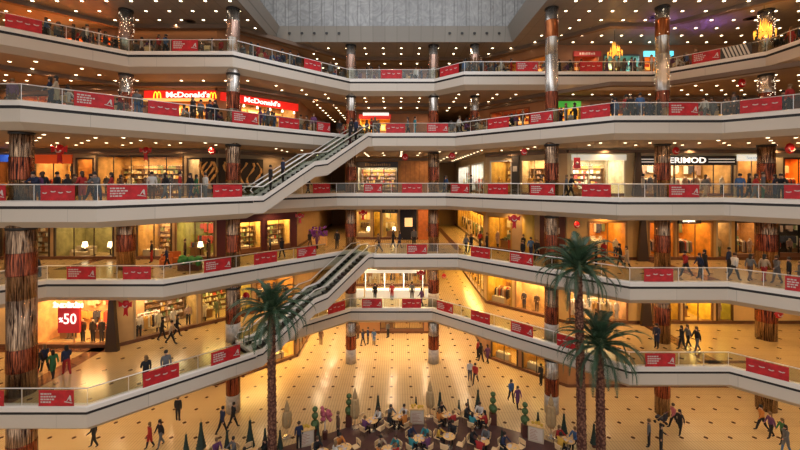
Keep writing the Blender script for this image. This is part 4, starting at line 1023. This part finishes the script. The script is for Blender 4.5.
for a in ((4, 60, 146, 11, 'bow', 29), (4, 146, 147, 8, 'bow'), (4, 212, 151, 8, 'ball'), (4, 405, 157, 7, 'ball', 38), (4, 452, 156, 7, 'ball', 36), (4, 524, 152, 7, 'ball'), (4, 577, 163, 9, 'card'), (4, 676, 149, 8, 'ball'), (4, 790, 145, 11, 'ball', 28),
          (3, 300, 216, 6, 'bow', 36), (3, 514, 217, 8, 'bow'), (3, 577, 225, 7, 'ball'), (3, 363, 213, 6, 'bow', 42), (2, 126, 304, 9, 'bow', 26.5), (2, 421, 273, 6, 'bow', 39), (2, 444, 276, 5, 'ball', 41), (2, 246, 296, 8, 'ball', 31), (2, 779, 314, 9, 'ball', 27), (5, 742, 83, 9, 'ball')): ornament(*a)

# ---------------------------------------------------------------- palms
def palm_crown_mesh():
    mb = MB(); rng = random.Random(11); N = 46
    for k in range(N):
        az = k * 2.39996 + rng.uniform(-.1, .1); q = k / N; el = R(86 - 108 * q + rng.uniform(-7, 7)); Lf = rng.uniform(2.5, 3.05) * (1 if q > .2 else .82)
        p = Vector((0, 0, .1)); e = el; pts = [p.copy()]; ns = 11
        for i in range(ns):
            p = p + Vector((math.cos(e) * math.cos(az), math.cos(e) * math.sin(az), math.sin(e))) * Lf / ns; pts.append(p.copy()); e -= R(2.6 + 2.0 * q) * (1 + i * .42)
            e = max(e, R(-86))
        mb.tube(pts, [.035 - .0028 * i for i in range(ns + 1)], 4, 1)
        side = Vector((-math.sin(az), math.cos(az), 0))
        for i in range(1, ns + 1):
            for h_ in (0, .5):
                if i == ns and h_: continue
                a = pts[i].lerp(pts[min(ns, i + 1)], h_); tdir = (pts[i] - pts[i - 1]).normalized()
                ll = .52 * math.sin(math.pi * min(1, (i + h_) / ns * .82 + .16)) + .08
                for s in (-1, 1):
                    dr = (side * s * .55 + tdir * 1.0 + Vector((0, 0, -.22 + rng.uniform(-.08, .08)))).normalized(); b = a + dr * ll; wv = tdir * .05
                    mb.add([a - wv, a + wv, a.lerp(b, .6) + wv * .8 + Vector((0, 0, .01)), b, a.lerp(b, .6) - wv * .8], [(0, 1, 2, 3, 4)], 0)
    return mb.mesh('crown', [M['palm_leaf'], M['palm_core']])
def spear_mesh():
    mb = MB(); rng = random.Random(4)
    for k in range(16): a = rng.uniform(0, 6.28); r = rng.uniform(.15, .5); l = rng.uniform(1.0, 1.9); mb.tube([(0, 0, 0), (r * .4 * math.cos(a), r * .4 * math.sin(a), l * .5), (r * math.cos(a), r * math.sin(a), l)], [.06, .05, .01], 5)
    return mb.mesh('young_fronds', M['palm_leaf'])
CROWN, SPEAR = palm_crown_mesh(), spear_mesh()
def palm(x, y, h, x2, s, label, rz):
    t = thing('palm_tree', label, 'palm tree', (x, y, 0), 0, 'palm trees in the atrium')
    mb = MB(); n = 40; pr = [((x2 - x) * (i / n) ** 1.3, 0, h * i / n) for i in range(n + 1)]; mb.tube(pr, [(.27 - .05 * i / n) * (1.09 if i % 2 else .96) for i in range(n + 1)], 12); mb.build('trunk', M['trunk'], t)
    rng = random.Random(int(x * 10)); mb = MB()
    for k in range(int(h * 22)):
        z = k / (h * 22) * (h - .1); a = k * 2.4; i = z / h; r = .26 - .05 * i; cx = (x2 - x) * i ** 1.3
        mb.add([(cx + r * math.cos(a - .25), r * math.sin(a - .25), z), (cx + r * math.cos(a + .25), r * math.sin(a + .25), z), (cx + (r + .07) * math.cos(a), (r + .07) * math.sin(a), z + .16), (cx + r * math.cos(a), r * math.sin(a), z + .1)], [(0, 1, 2), (0, 2, 3), (1, 3, 2)])
    mb.build('bark_stubs', M['trunk'], t)
    put('crown', CROWN, t, (x2 - x, 0, h), rz, s); put('young_fronds', SPEAR, t, (x2 - x, 0, h), rz, s)
palm(-7.55, 23.6, 9.5, -7.6, 1.06, 'palm tree at left with its crown before the lower escalator', .3)
palm(11.2, 23.6, 12.1, 10.95, 1.1, 'tallest palm tree, left of the right-hand pair', 1.3)
palm(12.35, 23.6, 7.4, 12.25, 1.1, 'shorter palm tree, right of the right-hand pair', 2.2)

# ---------------------------------------------------------------- cafe on the ground floor
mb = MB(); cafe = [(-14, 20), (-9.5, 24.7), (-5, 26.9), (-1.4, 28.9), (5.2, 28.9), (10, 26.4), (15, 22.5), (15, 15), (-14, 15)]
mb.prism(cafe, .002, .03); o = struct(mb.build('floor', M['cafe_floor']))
def chair_meshes():
    a = MB(); a.box(-.21, .21, -.21, .21, .43, .47); b = MB()
    b.tube([(-.24 * math.cos(q), -.20 - .06 * math.sin(q), .80) for q in [math.pi * k / 6 for k in range(7)]], .035, 5); b.tube([(-.22, -.2, .45), (-.24, -.2, .8)], .02, 5); b.tube([(.22, -.2, .45), (.24, -.2, .8)], .02, 5)
    b.quad((-.2, -.25, .52), (.2, -.25, .52), (.22, -.26, .80), (-.22, -.26, .80)); c = MB(); c.tube([(0, 0, 0), (0, 0, .44)], .02, 5)
    return a.mesh('seat', M['chairwood']), b.mesh('backrest', M['chairwood']), c.mesh('leg', M['steel'])
CHS = chair_meshes()
def chair(x, y, face, where, z=.03):
    t = thing('cafe_chair', 'light wooden cafe chair ' + where, 'chair', (x, y, z), face, 'wooden chairs at the cafe tables' if z < 1 else 'wooden chairs on the food galleries')
    put('seat', CHS[0], t); put('backrest', CHS[1], t)
    for sx in (-.18, .18):
        for sy in (-.18, .18): put('leg', CHS[2], t, (sx, sy, 0))
def table_meshes():
    a = MB(); a.lathe([(.40, .72), (.42, .735), (.42, .75), (.40, .76)], 20); b = MB(); b.lathe([(.26, 0), (.26, .03), (.04, .06), (.035, .72)], 12)
    c = MB(); c.lathe([(.11, 0), (.12, .012)], 12); d = MB(); d.lathe([(.03, 0), (.038, .09)], 8)
    return a.mesh('tabletop', M['wood']), b.mesh('pedestal', M['steel']), c.mesh('plate', M['white']), d.mesh('cup', M['white'])
TB = table_meshes()
TABLES = [(372, 420, 'far left beside the parasol'), (397, 416.6, 'left of the menu stand'), (447, 414.5, 'behind the tall parasol'), (476, 416, 'beside the topiary'), (419, 438, 'front left of the menu stand'), (449, 436, 'front middle row'), (483, 441, 'front right of middle row'),
          (513, 447, 'beside the right menu stand'), (568, 440, 'between parasol and palms'), (345, 447, 'front row at left'), (388, 449, 'front row, under the menu stand'), (322, 452, 'near the left serving stand'), (255, 452, 'near the left palm'), (222, 453, 'at the left cafe corner')]
cols = list(CN); rngc = random.Random(21)
for k, (px, py, wh) in enumerate(TABLES):
    D = FPX * (EYE - .78) / (py - CY); x = (px - CX) * D / FPX
    t = thing('cafe_table', 'round wooden cafe table ' + wh, 'table', (x, D, .03), 0, 'round cafe tables'); put('tabletop', TB[0], t); put('pedestal', TB[1], t)
    for q in range(2):
        a = rngc.uniform(0, 6.28); tag(put('plate', TB[2], None, (x + .2 * math.cos(a), D + .2 * math.sin(a), .791)), 'white plate on the cafe table ' + wh, 'plate'); tag(put('cup', TB[3], None, (x + .2 * math.cos(a + 2.4), D + .2 * math.sin(a + 2.4), .791)), 'white cup on the cafe table ' + wh, 'cup')
    a0 = rngc.uniform(.5, 1.1)
    for q in range(4):
        a = a0 + q * math.pi / 2; cx, cy = x + .78 * math.cos(a), D + .78 * math.sin(a); f = a + math.pi / 2; chair(cx, cy, f, 'at the table ' + wh)
        if rngc.random() < .72:
            top = rngc.choice(['black', 'dark blue', 'red', 'white', 'blue', 'yellow', 'grey', 'teal', 'purple', 'beige', 'black', 'orange'])
            person(cx, cy, .03, rngc.choice(['sit', 'wsit']), top, 'black', f, 'at the cafe table ' + wh)
def parasol(px, py, h, label):
    x, y = ground_pt(px, py, 0); t = thing('closed_parasol', label, 'parasol', (x, y, .03))
    mb = MB(); mb.tube([(0, 0, 0), (0, 0, h)], .03, 6); mb.lathe([(.3, 0), (.3, .06), (.05, .1)], 10); mb.build('pole', M['steel'], t)
    mb = MB(); n = 16; prof = [(.20, .7), (.30, .95), (.29, 1.5), (.24, h - .75), (.13, h - .68), (.17, h - .55), (.10, h - .25), (.01, h + .08)]
    vs = []; 
    for r, z in prof:
        for i in range(n): a = 2 * math.pi * i / n; rr = r * (1.12 if i % 2 else .85); vs.append((rr * math.cos(a), rr * math.sin(a), z))
    mb.add(vs, [(j * n + i, j * n + (i + 1) % n, (j + 1) * n + (i + 1) % n, (j + 1) * n + i) for j in range(len(prof) - 1) for i in range(n)]); mb.build('folded_canopy', M['canvas'], t)
parasol(287, 438, 2.5, 'closed beige parasol at left beside the serving stand')
parasol(355, 428, 2.75, 'closed beige parasol between topiary and cafe tables')
parasol(430, 417, 2.6, 'closed beige parasol behind the central menu stand')
parasol(551, 438, 2.9, 'closed beige parasol before the right column')
def topiary(px, py, label):
    x, y = ground_pt(px, py, 0); t = thing('topiary_tree', label, 'topiary', (x, y, .03))
    mb = MB(); mb.box(-.22, .22, -.22, .22, 0, .75); mb.build('planter', M['pot'], t); mb = MB(); mb.tube([(0, 0, .7), (0, 0, 2.2)], .03, 6); mb.build('stem', M['dark'], t)
    for z, r in ((1.1, .30), (1.68, .22), (2.12, .18)):
        mb = MB(); mb.ball((0, 0, z), r, 14, 9); rng = random.Random(int(r * 100)); mb.v = [(a * rng.uniform(.93, 1.07), b * rng.uniform(.93, 1.07), c) for a, b, c in mb.v]; mb.build('leaf_ball', M['hedge'], t)
topiary(315, 441, 'three-ball topiary left of the pink flower stand'); topiary(349, 426, 'three-ball topiary half behind the middle parasol'); topiary(493, 424, 'three-ball topiary at the right cafe edge'); topiary(525, 436, 'three-ball topiary left of the right menu stand')
CON = MB(); rng = random.Random(9)
for k in range(7): CON.lathe([(.26 - .033 * k, .25 + .16 * k), (.07, .25 + .16 * k + .30)], 9)
CON.lathe([(.04, 1.2), (.002, 1.75)], 6)
CON = CON.mesh('foliage', M['conifer']); PT = MB(); PT.lathe([(.13, 0), (.18, .3), (.15, .3)], 10); PT = PT.mesh('pot', M['pot'])
for px, py, s in ((201, 452, 1.25), (250, 451, 1.3), (227, 455, 1), (186, 456, .9), (265, 452, 1), (318, 446, .9), (378, 417, 1.05), (416, 413, .8), (440, 417, 1.2), (459, 414, .7), (478, 412, 1.1), (538, 432, .9), (564, 436, 1), (594, 447, 1), (502, 452, .9), (280, 452, .9), (468, 413, .7)):
    x, y = ground_pt(px, py, 0); t = thing('potted_conifer', 'small dark potted conifer on the cafe border', 'potted conifer', (x, y, .03 if inside(cafe, x, y) else 0), 0, 'potted conifers round the cafe'); put('foliage', CON, t, scale=s); put('pot', PT, t)
def menu_stand(px, py, rz, label):
    x, y = ground_pt(px, py, 0); t = thing('menu_stand', label, 'menu stand', (x, y, .03), rz)
    mb = MB(); mb.box(-.5, .5, -.2, .2, 0, 1.05); mb.build('cabinet', cmat((.62, .50, .36), .5), t)
    mb = MB(); mb.box(-.42, .42, -.22, -.2, .12, .95, 0); [mb.box(-.36, -.36 + rngc.uniform(.3, .7), -.225, -.22, .2 + .1 * k, .23 + .1 * k, 1) for k in range(7)]; mb.build('menu_sheet', [cmat((.70, .58, .48)), cmat((.45, .2, .12))], t)
    mb = MB(); mb.box(-.56, .56, -.28, .28, 1.05, 1.13); mb.build('top', M['wood'], t); mb = MB(); [mb.ball((rngc.uniform(-.4, .4), rngc.uniform(-.15, .15), 1.2), .1, 7, 4) for _ in range(7)]; mb.build('flowers', cmat((.6, .38, .05)), t)
menu_stand(306, 445, .35, 'pale serving stand beside the left parasol'); menu_stand(417, 423, 0, 'pale menu stand with flowers among the cafe tables'); menu_stand(536, 441, -.42, 'pale menu stand at the right cafe edge')
x, y = ground_pt(325, 439, 0); t = thing('flower_stand', 'tall pot with a bush of pink flowers beside the topiary', 'plant', (x, y, .03))
mb = MB(); mb.lathe([(.16, 0), (.2, .5), (.1, .55)], 10); mb.build('pot', M['pot'], t); mb = MB(); mb.tube([(0, 0, .5), (0, 0, 1.3)], .05, 6); mb.build('stem', cmat((.7, .6, .5)), t)
mb = MB(); rng = random.Random(2); [mb.ball((rng.gauss(0, .16), rng.gauss(0, .16), 1.55 + rng.uniform(-.25, .35)), .13, 7, 5) for _ in range(22)]; mb.build('blossom', cmat((.42, .09, .13)), t)

# kiosk with glass counters on the lowest balcony, back of the atrium
t = thing('jewellery_kiosk', 'white lit kiosk counter with glass cases at the back of lowest balcony', 'kiosk', (-.3, 40.3, FL[2]))
mb = MB(); mb.box(-3.0, 3.0, 0, .7, 0, .85); mb.build('counter', emat((.75, .78, .70), .35), t); mb = MB(); mb.box(-3.0, 3.0, 0, .7, .85, 1.35); mb.build('glass_case', M['shopglass'], t)
mb = MB(); rng = random.Random(5); [mb.box(x, x + .08, .2, .3, .85, .98) for x in [rng.uniform(-2.9, 2.8) for _ in range(60)]]; o = mb.build('jewellery', emat((1, .85, .55), 1.5), t); o['kind'] = 'stuff'
mb = MB(); [mb.box(x - .05, x + .05, .6, .7, 0, 2.5) for x in (-3, -1, 1, 3)]; mb.box(-3.1, 3.1, .5, .8, 2.5, 2.8); mb.build('canopy', emat((.8, .82, .72), .5), t)
for x in (-3.6, 3.6):
    t2 = thing('display_case', 'white lit display case beside the kiosk, lowest balcony', 'display case', (x - .3, 40.6, FL[2])); mb = MB(); mb.box(-.4, .4, 0, .5, 0, .8); mb.build('base', emat((.75, .78, .70), .3), t2); mb = MB(); mb.box(-.4, .4, 0, .5, .8, 1.7); mb.build('glass', M['shopglass'], t2)
lamp('AREA', (-.3, 40.4, FL[2] + 2.45), 240, (1, .95, .8), 5.5, .5, name='kiosk_light')
# purple flower kiosk on the fourth balcony
t = thing('flower_kiosk', 'kiosk heaped with purple flowers in the left passage', 'kiosk', (-8.2, 40.5, FL[3])); mb = MB(); mb.box(-.9, .9, -.4, .4, 0, .9); mb.build('counter', M['wood'], t)
mb = MB(); rng = random.Random(8); [mb.ball((rng.uniform(-.9, .9), rng.uniform(-.4, .4), 1.05 + abs(rng.gauss(0, .35))), .13, 6, 4) for _ in range(55)]; o = mb.build('flowers', cmat((.22, .05, .42)), t)
# leafy planter near the left balcony edge, fourth balcony
for px, py, lab in ((190, 270, 'low green leafy planter behind the left railing'),):
    x, y = ground_pt(px, py, 3); t = thing('leafy_planter', lab, 'planter', (x, y, FL[3])); mb = MB(); mb.box(-.8, .8, -.3, .3, 0, .45); mb.build('box', M['pot'], t)
    mb = MB(); rng = random.Random(int(px)); [mb.ball((rng.uniform(-.85, .85), rng.uniform(-.3, .3), .5 + rng.uniform(0, .45)), .2, 7, 5) for _ in range(26)]; mb.build('foliage', cmat((.04, .20, .05)), t)
# orange armchairs / seats by the rail
for px, py in ((175, 263), (166, 266)):
    x, y = ground_pt(px, py, 3); t = thing('armchair', 'orange armchair near the leafy planter', 'armchair', (x, y, FL[3]), .4); mb = MB(); mb.box(-.4, .4, -.4, .4, .1, .45); mb.build('seat', cmat((.5, .14, .03)), t); mb = MB(); mb.box(-.4, .4, .28, .42, .45, .9); mb.build('backrest', cmat((.5, .14, .03)), t)
    for q in (-.4, .3): mb = MB(); mb.box(q, q + .1, -.4, .3, .45, .62); mb.build('armrest', cmat((.5, .14, .03)), t)
    mb = MB(); mb.box(-.38, .38, -.38, .38, 0, .1); mb.build('base', M['dark'], t)
# pushchair on the ground floor
x, y = ground_pt(661, 424, 0); t = thing('pushchair', 'dark pushchair beside the family at right', 'pushchair', (x, y, 0), .5)
mb = MB(); mb.box(-.2, .2, -.3, .3, .35, .5); mb.box(-.2, .2, -.35, -.25, .5, .95); mb.build('seat', cmat((.03, .03, .05)), t); mb = MB(); mb.tube([(-.2, .3, .15), (-.2, -.4, 1.05), (.2, -.4, 1.05), (.2, .3, .15)], .02, 5); mb.build('frame', M['steel'], t)
for sx in (-.22, .22):
    for sy in (-.25, .3): mb = MB(); mb.add(*(lambda n: ([(0, .1 * math.cos(a), .1 + .1 * math.sin(a)) for a in [6.283 * i / n for i in range(n)]] + [(.04, .1 * math.cos(a), .1 + .1 * math.sin(a)) for a in [6.283 * i / n for i in range(n)]], [tuple(range(n)), tuple(range(2 * n - 1, n - 1, -1))] + [(i, i + n, (i + 1) % n + n, (i + 1) % n) for i in range(n)]))(10)); mb.build('wheel', M['black'], t, (sx - .02, sy, 0))

# ---------------------------------------------------------------- people in the building
def at_floor(L, lst, where):
    for px, py, pose, top, bot, f in lst:
        x, y = ground_pt(px, py, L); person(x, y, FL[L], pose, top, bot, f, where)
E_, W2, N_, S_ = -1.57, 1.57, 0, 3.14
at_floor(0, [(150, 448, 'wwalk', 'red', 'black', 2.5), (160, 447, 'walk', 'black', 'grey', 2.6), (178, 421, 'stand', 'black', 'black', 0), (31, 443, 'walk', 'black', 'black', 1), (222, 434, 'stride', 'dark blue', 'black', -.6), (233, 428, 'stride', 'black', 'black', -.7),
    (321, 345, 'stand', 'brown', 'brown', 0), (368, 344, 'stand', 'dark blue', 'black', 2), (374, 345, 'wstand', 'blue', 'black', 3), (470, 380.5, 'stand', 'white', 'dark blue', 3), (475.5, 384, 'stride', 'red', 'black', 2.6), (481, 362, 'walk', 'black', 'black', .5), (487, 363, 'wwalk', 'purple', 'black', .5), (478, 358, 'stand', 'red', 'black', 1),
    (511, 402, 'walk', 'blue', 'black', 3.4), (517.5, 408, 'wwalk', 'purple', 'black', 3.4), (541, 385, 'wstand', 'black', 'black', 2), (649, 447, 'stand', 'grey', 'black', 1), (661, 451, 'wstand', 'black', 'black', 4), (680, 434, 'walk', 'black', 'black', 2), (674, 428, 'stride', 'pink', 'black', 1.6), (762, 431, 'stride', 'orange', 'black', 1.4), (771, 438, 'walk', 'purple', 'black', 1.5), (777, 441, 'walk', 'green', 'black', 1.5), (786, 453, 'wwalk', 'grey', 'blue', 1.5),
    (352, 343, 'stand', 'black', 'black', 2), (358, 339, 'wstand', 'brown', 'black', 1), (363, 346, 'walk', 'dark blue', 'black', 1), (388, 338, 'stand', 'grey', 'black', 1), (94, 447, 'wwalk', 'black', 'black', 2), (338, 440, 'stand', 'brown', 'black', 2), (299, 449, 'stand', 'dark blue', 'black', .5)], 'on the ground floor')
at_floor(2, [(37, 377, 'wwalk', 'black', 'red', 1.2), (45, 372, 'walk', 'dark blue', 'black', 1.2), (53, 378, 'wwalk', 'green', 'black', 1.2), (57.5, 377, 'walk', 'dark blue', 'red', 1.0), (162, 340, 'walk', 'black', 'black', -1.2), (171, 344, 'stride', 'beige', 'black', -1.2), (177, 337, 'walk', 'black', 'black', -1.2),
    (375, 301, 'stand', 'black', 'black', 2.8), (392, 300, 'wstand', 'red', 'black', 3.1), (412, 301, 'stand', 'grey', 'black', 3), (424, 306, 'wwalk', 'purple', 'black', 1), (596, 331, 'stand', 'black', 'black', 1), (146, 386, 'wstand', 'black', 'black', .8), (166, 381, 'stand', 'grey', 'black', 3.9), (672, 348, 'wstand', 'dark blue', 'black', 2), (682, 350, 'wwalk', 'black', 'black', 1.4), (688, 348, 'walk', 'grey', 'black', 1.5), (693, 350, 'walk', 'black', 'grey', 1.5)], 'on the lowest balcony')
at_floor(3, [(620, 266, 'walk', 'black', 'black', 1.3), (627, 269, 'wwalk', 'beige', 'black', 1.4), (686, 277, 'stride', 'red', 'black', 1.5), (700, 278, 'walk', 'dark blue', 'black', 1.5), (705, 276, 'wwalk', 'black', 'black', 1.4), (729, 273, 'stand', 'dark blue', 'black', .5), (734, 280, 'stride', 'white', 'black', -1.4), (750, 281, 'walk', 'grey', 'brown', -1.4),
    (764, 282, 'walk', 'beige', 'red', -1.4), (774, 283, 'wwalk', 'grey', 'brown', 1.5), (789, 286, 'stand', 'black', 'black', 1), (797, 288, 'wstand', 'grey', 'blue', 1), (466, 254, 'walk', 'grey', 'black', -1), (471, 253, 'wwalk', 'black', 'black', -1), (487, 252, 'stand', 'black', 'black', 1), (520, 253, 'wstand', 'black', 'black', 2), (516, 246, 'stand', 'grey', 'black', 2), (558, 268, 'stand', 'dark blue', 'black', 2), (480, 248, 'walk', 'red', 'black', -1), (491, 241, 'stand', 'black', 'black', 0), (496, 242, 'wstand', 'grey', 'black', 1), (501, 248, 'stand', 'black', 'black', 3), (507, 249, 'walk', 'black', 'black', 3), (512, 249, 'wwalk', 'brown', 'black', 3),
    (523, 262, 'stand', 'black', 'black', 2), (531, 258, 'walk', 'blue', 'dark blue', 2.5), (537, 260, 'stride', 'black', 'black', 2.5), (270, 256, 'stand', 'grey', 'black', 2), (282, 258, 'walk', 'black', 'black', 1), (239, 254, 'wstand', 'black', 'red', 2), (254, 253, 'wstand', 'red', 'red', 2), (310, 250, 'walk', 'black', 'brown', 1), (317, 249, 'wwalk', 'purple', 'black', 1), (337, 249, 'stand', 'black', 'black', 3), (379, 252, 'stride', 'brown', 'black', 1.4), (393, 248, 'walk', 'black', 'black', -1.4), (399, 248, 'wwalk', 'dark blue', 'black', -1.4), (414, 247, 'stand', 'grey', 'black', 3),
    (208, 262, 'stand', 'black', 'black', 2), (215, 260, 'wstand', 'brown', 'black', 2), (39, 277, 'rail', 'dark blue', 'black', 2.4), (159, 260, 'stand', 'black', 'red', 2), (167, 269, 'walk', 'dark blue', 'black', 2), (185, 262, 'stand', 'brown', 'black', 2), (552, 264, 'walk', 'black', 'black', 1), (545, 255, 'stand', 'brown', 'black', 1), (596, 266, 'stand', 'black', 'black', 1), (604, 262, 'wstand', 'red', 'black', 2)], 'on the fourth balcony down')
def along(L, lst, where):
    rng = random.Random(L * 7)
    for px, off, pose, top, bot in lst:
        e = edge_at(L, px, off)
        if not e: continue
        c = e[1]; f = math.atan2(e[2][1], e[2][0])
        face = f + math.pi if pose == 'rail' else (f + rng.choice([1.57, -1.57]) + rng.uniform(-.3, .3) if 'w' in pose or pose == 'stride' else rng.uniform(0, 6.28))
        if 'sit' in pose:
            if any(math.hypot(q[0] - c[0], q[1] - c[1]) < 1.2 for q in COLS) or any(abs(p[2] - FL[L]) < 1 and math.hypot(p[0] - c[0], p[1] - c[1]) < .62 for p in SPOTS) or not shop_side(c[0], c[1] + .7, L): continue
            chair(c[0], c[1], face, 'at the food tables, ' + LN[L], FL[L]); SPOTS.append((c[0], c[1], FL[L]))
        person(c[0], c[1], FL[L], pose, top, bot, face, where)
along(4, [(30, .7, 'rail', 'dark blue', 'dark blue'), (36, .8, 'stand', 'black', 'grey'), (24, 1.0, 'wstand', 'purple', 'black'), (82, 1.0, 'wstand', 'red', 'brown'), (90, 2.4, 'walk', 'brown', 'black'), (98, .7, 'rail', 'grey', 'dark blue'), (68, 1.6, 'walk', 'black', 'black'), (74, 3, 'wwalk', 'brown', 'black'), (47, 2.0, 'stand', 'black', 'black'),
    (112, 2.5, 'wwalk', 'red', 'grey'), (120, 4, 'walk', 'brown', 'black'), (152, 3, 'stand', 'white', 'brown'), (165, 1.0, 'walk', 'black', 'grey'), (180, .9, 'stand', 'red', 'grey'), (190, .9, 'walk', 'black', 'dark blue'), (196, 1.6, 'wwalk', 'green', 'black'), (204, 1.2, 'stand', 'white', 'grey'), (308, 1.0, 'walk', 'black', 'black'), (440, 1.2, 'walk', 'blue', 'grey'), (446, 1.0, 'wwalk', 'dark blue', 'black'),
    (471, 2.0, 'stand', 'grey', 'black'), (565, 1.0, 'stride', 'black', 'black'), (570, 1.2, 'walk', 'grey', 'black'), (643, 2.2, 'stand', 'beige', 'brown'), (655, 2.4, 'wstand', 'brown', 'black'), (705, 2.5, 'walk', 'grey', 'beige'), (740, .9, 'stand', 'blue', 'dark blue'), (747, 1.3, 'wwalk', 'black', 'black'), (755, .8, 'walk', 'red', 'grey'), (761, 1.2, 'stand', 'grey', 'green'), (781, .8, 'rail', 'black', 'black'), (775, 1.7, 'wstand', 'dark blue', 'black'), (14, 2.6, 'walk', 'red', 'black')], 'on the third balcony down')
cr = random.Random(77); dk = ['black', 'dark blue', 'grey', 'brown', 'black', 'grey', 'red', 'white', 'purple', 'blue', 'beige']
def crowd(L, spans, where, offs=(.8, 3.2)):
    l = []
    for a, b, n in spans:
        n = int(n * 1.6)
        for k in range(n): l.append((a + (b - a) * (k + .5 + cr.uniform(-.3, .3)) / n, cr.uniform(*offs), cr.choice(['sit', 'wsit', 'sit', 'wsit', 'stand', 'walk', 'wstand', 'wwalk']), cr.choice(dk), cr.choice(['black', 'dark blue', 'grey', 'brown'])))
    along(L, l, where)
along(5, [(12, 1.0, 'sit', 'dark blue', 'black'), (33, .9, 'wsit', 'green', 'green'), (26, 1.1, 'wsit', 'pink', 'black'), (67, .8, 'sit', 'white', 'white'), (137, .8, 'stand', 'grey', 'blue'), (459, .9, 'stride', 'white', 'grey'), (415, .8, 'stand', 'teal', 'teal'), (411, .9, 'walk', 'grey', 'black'), (640, .9, 'stand', 'blue', 'dark blue'), (790, .8, 'stand', 'red', 'black'), (783, 2.6, 'stand', 'dark blue', 'black')], 'on the second balcony down')
crowd(5, [(2, 10, 2), (16, 24, 2), (48, 62, 5), (116, 130, 4), (140, 146, 1), (181, 200, 5), (205, 228, 5), (259, 275, 5), (300, 316, 4), (338, 352, 4), (358, 380, 4), (448, 458, 2), (462, 486, 8), (511, 528, 6), (556, 578, 5), (612, 638, 6), (645, 666, 5), (700, 738, 9)], 'on the second balcony down')
crowd(6, [(43, 60, 6), (70, 118, 15), (131, 168, 11), (200, 226, 7), (236, 268, 9), (270, 300, 7), (324, 345, 5), (352, 380, 8), (404, 430, 7), (462, 514, 14), (540, 578, 9), (604, 660, 15), (668, 690, 8), (762, 798, 9)], 'on the top balcony')
# on the upper escalators
def on_esc(L, s, side, pose, top, bot, lab):
    ox, oy = (-9.85, 27.55); y = .63 + 1.3 * side; x = s; K = [(.45, 0), (4.75, 2.62), (5.95, 2.79), (10.3, H), (12, H)]; z = 0
    for i in range(4):
        if K[i][0] <= x <= K[i + 1][0]: z = K[i][1] + (K[i + 1][1] - K[i][1]) * (x - K[i][0]) / (K[i + 1][0] - K[i][0])
    c = math.sqrt(.5); person(ox + (x - y) * c, oy + (x + y) * c, FL[L] + z + .1, pose, top, bot, R(45) - math.pi / 2, 'riding the ' + lab, 'standing')
on_esc(4, 1.3, 0, 'stand', 'black', 'black', 'nearer upper escalator'); on_esc(4, 2.3, 0, 'stand', 'dark blue', 'black', 'nearer upper escalator'); on_esc(4, 9.4, 0, 'stand', 'dark blue', 'black', 'nearer upper escalator'); on_esc(4, 8.8, 0, 'wstand', 'black', 'black', 'nearer upper escalator'); on_esc(4, 9.9, 1, 'stand', 'black', 'black', 'farther upper escalator')

# ---------------------------------------------------------------- tell look-alikes apart by their order from the left
ORD = ['', 'first', 'second', 'third', 'fourth', 'fifth', 'sixth', 'seventh', 'eighth', 'ninth', 'tenth', 'eleventh', 'twelfth', 'thirteenth', 'fourteenth', 'fifteenth', 'sixteenth', 'seventeenth', 'eighteenth', 'nineteenth', 'twentieth']
by = {}
for o in THINGS: by.setdefault(o['label'], []).append(o)
for lab, os_ in by.items():
    if len(os_) < 2: continue
    os_.sort(key=lambda o: o.location.x / max(1, o.location.y))
    base = ' '.join(lab.split()[:11]).rstrip(',')
    for k, o in enumerate(os_):
        w_ = ('leftmost' if k == 0 else 'rightmost' if k == len(os_) - 1 else (ORD[k + 1] if k + 1 < len(ORD) else str(k + 1) + 'th') + ' from left')
        if len(os_) == 2: w_ = ('left', 'right')[k] + ' of two'
        o['label'] = (lab if len(lab.split()) <= 13 else base) + ', ' + w_
seen = {}
for o in THINGS:
    if o['label'] in seen or len(o['label'].split()) > 16: print('LABEL', o.name, o['label'])
    seen[o['label']] = 1
print('things', len(THINGS), 'objects', len(COL.objects))
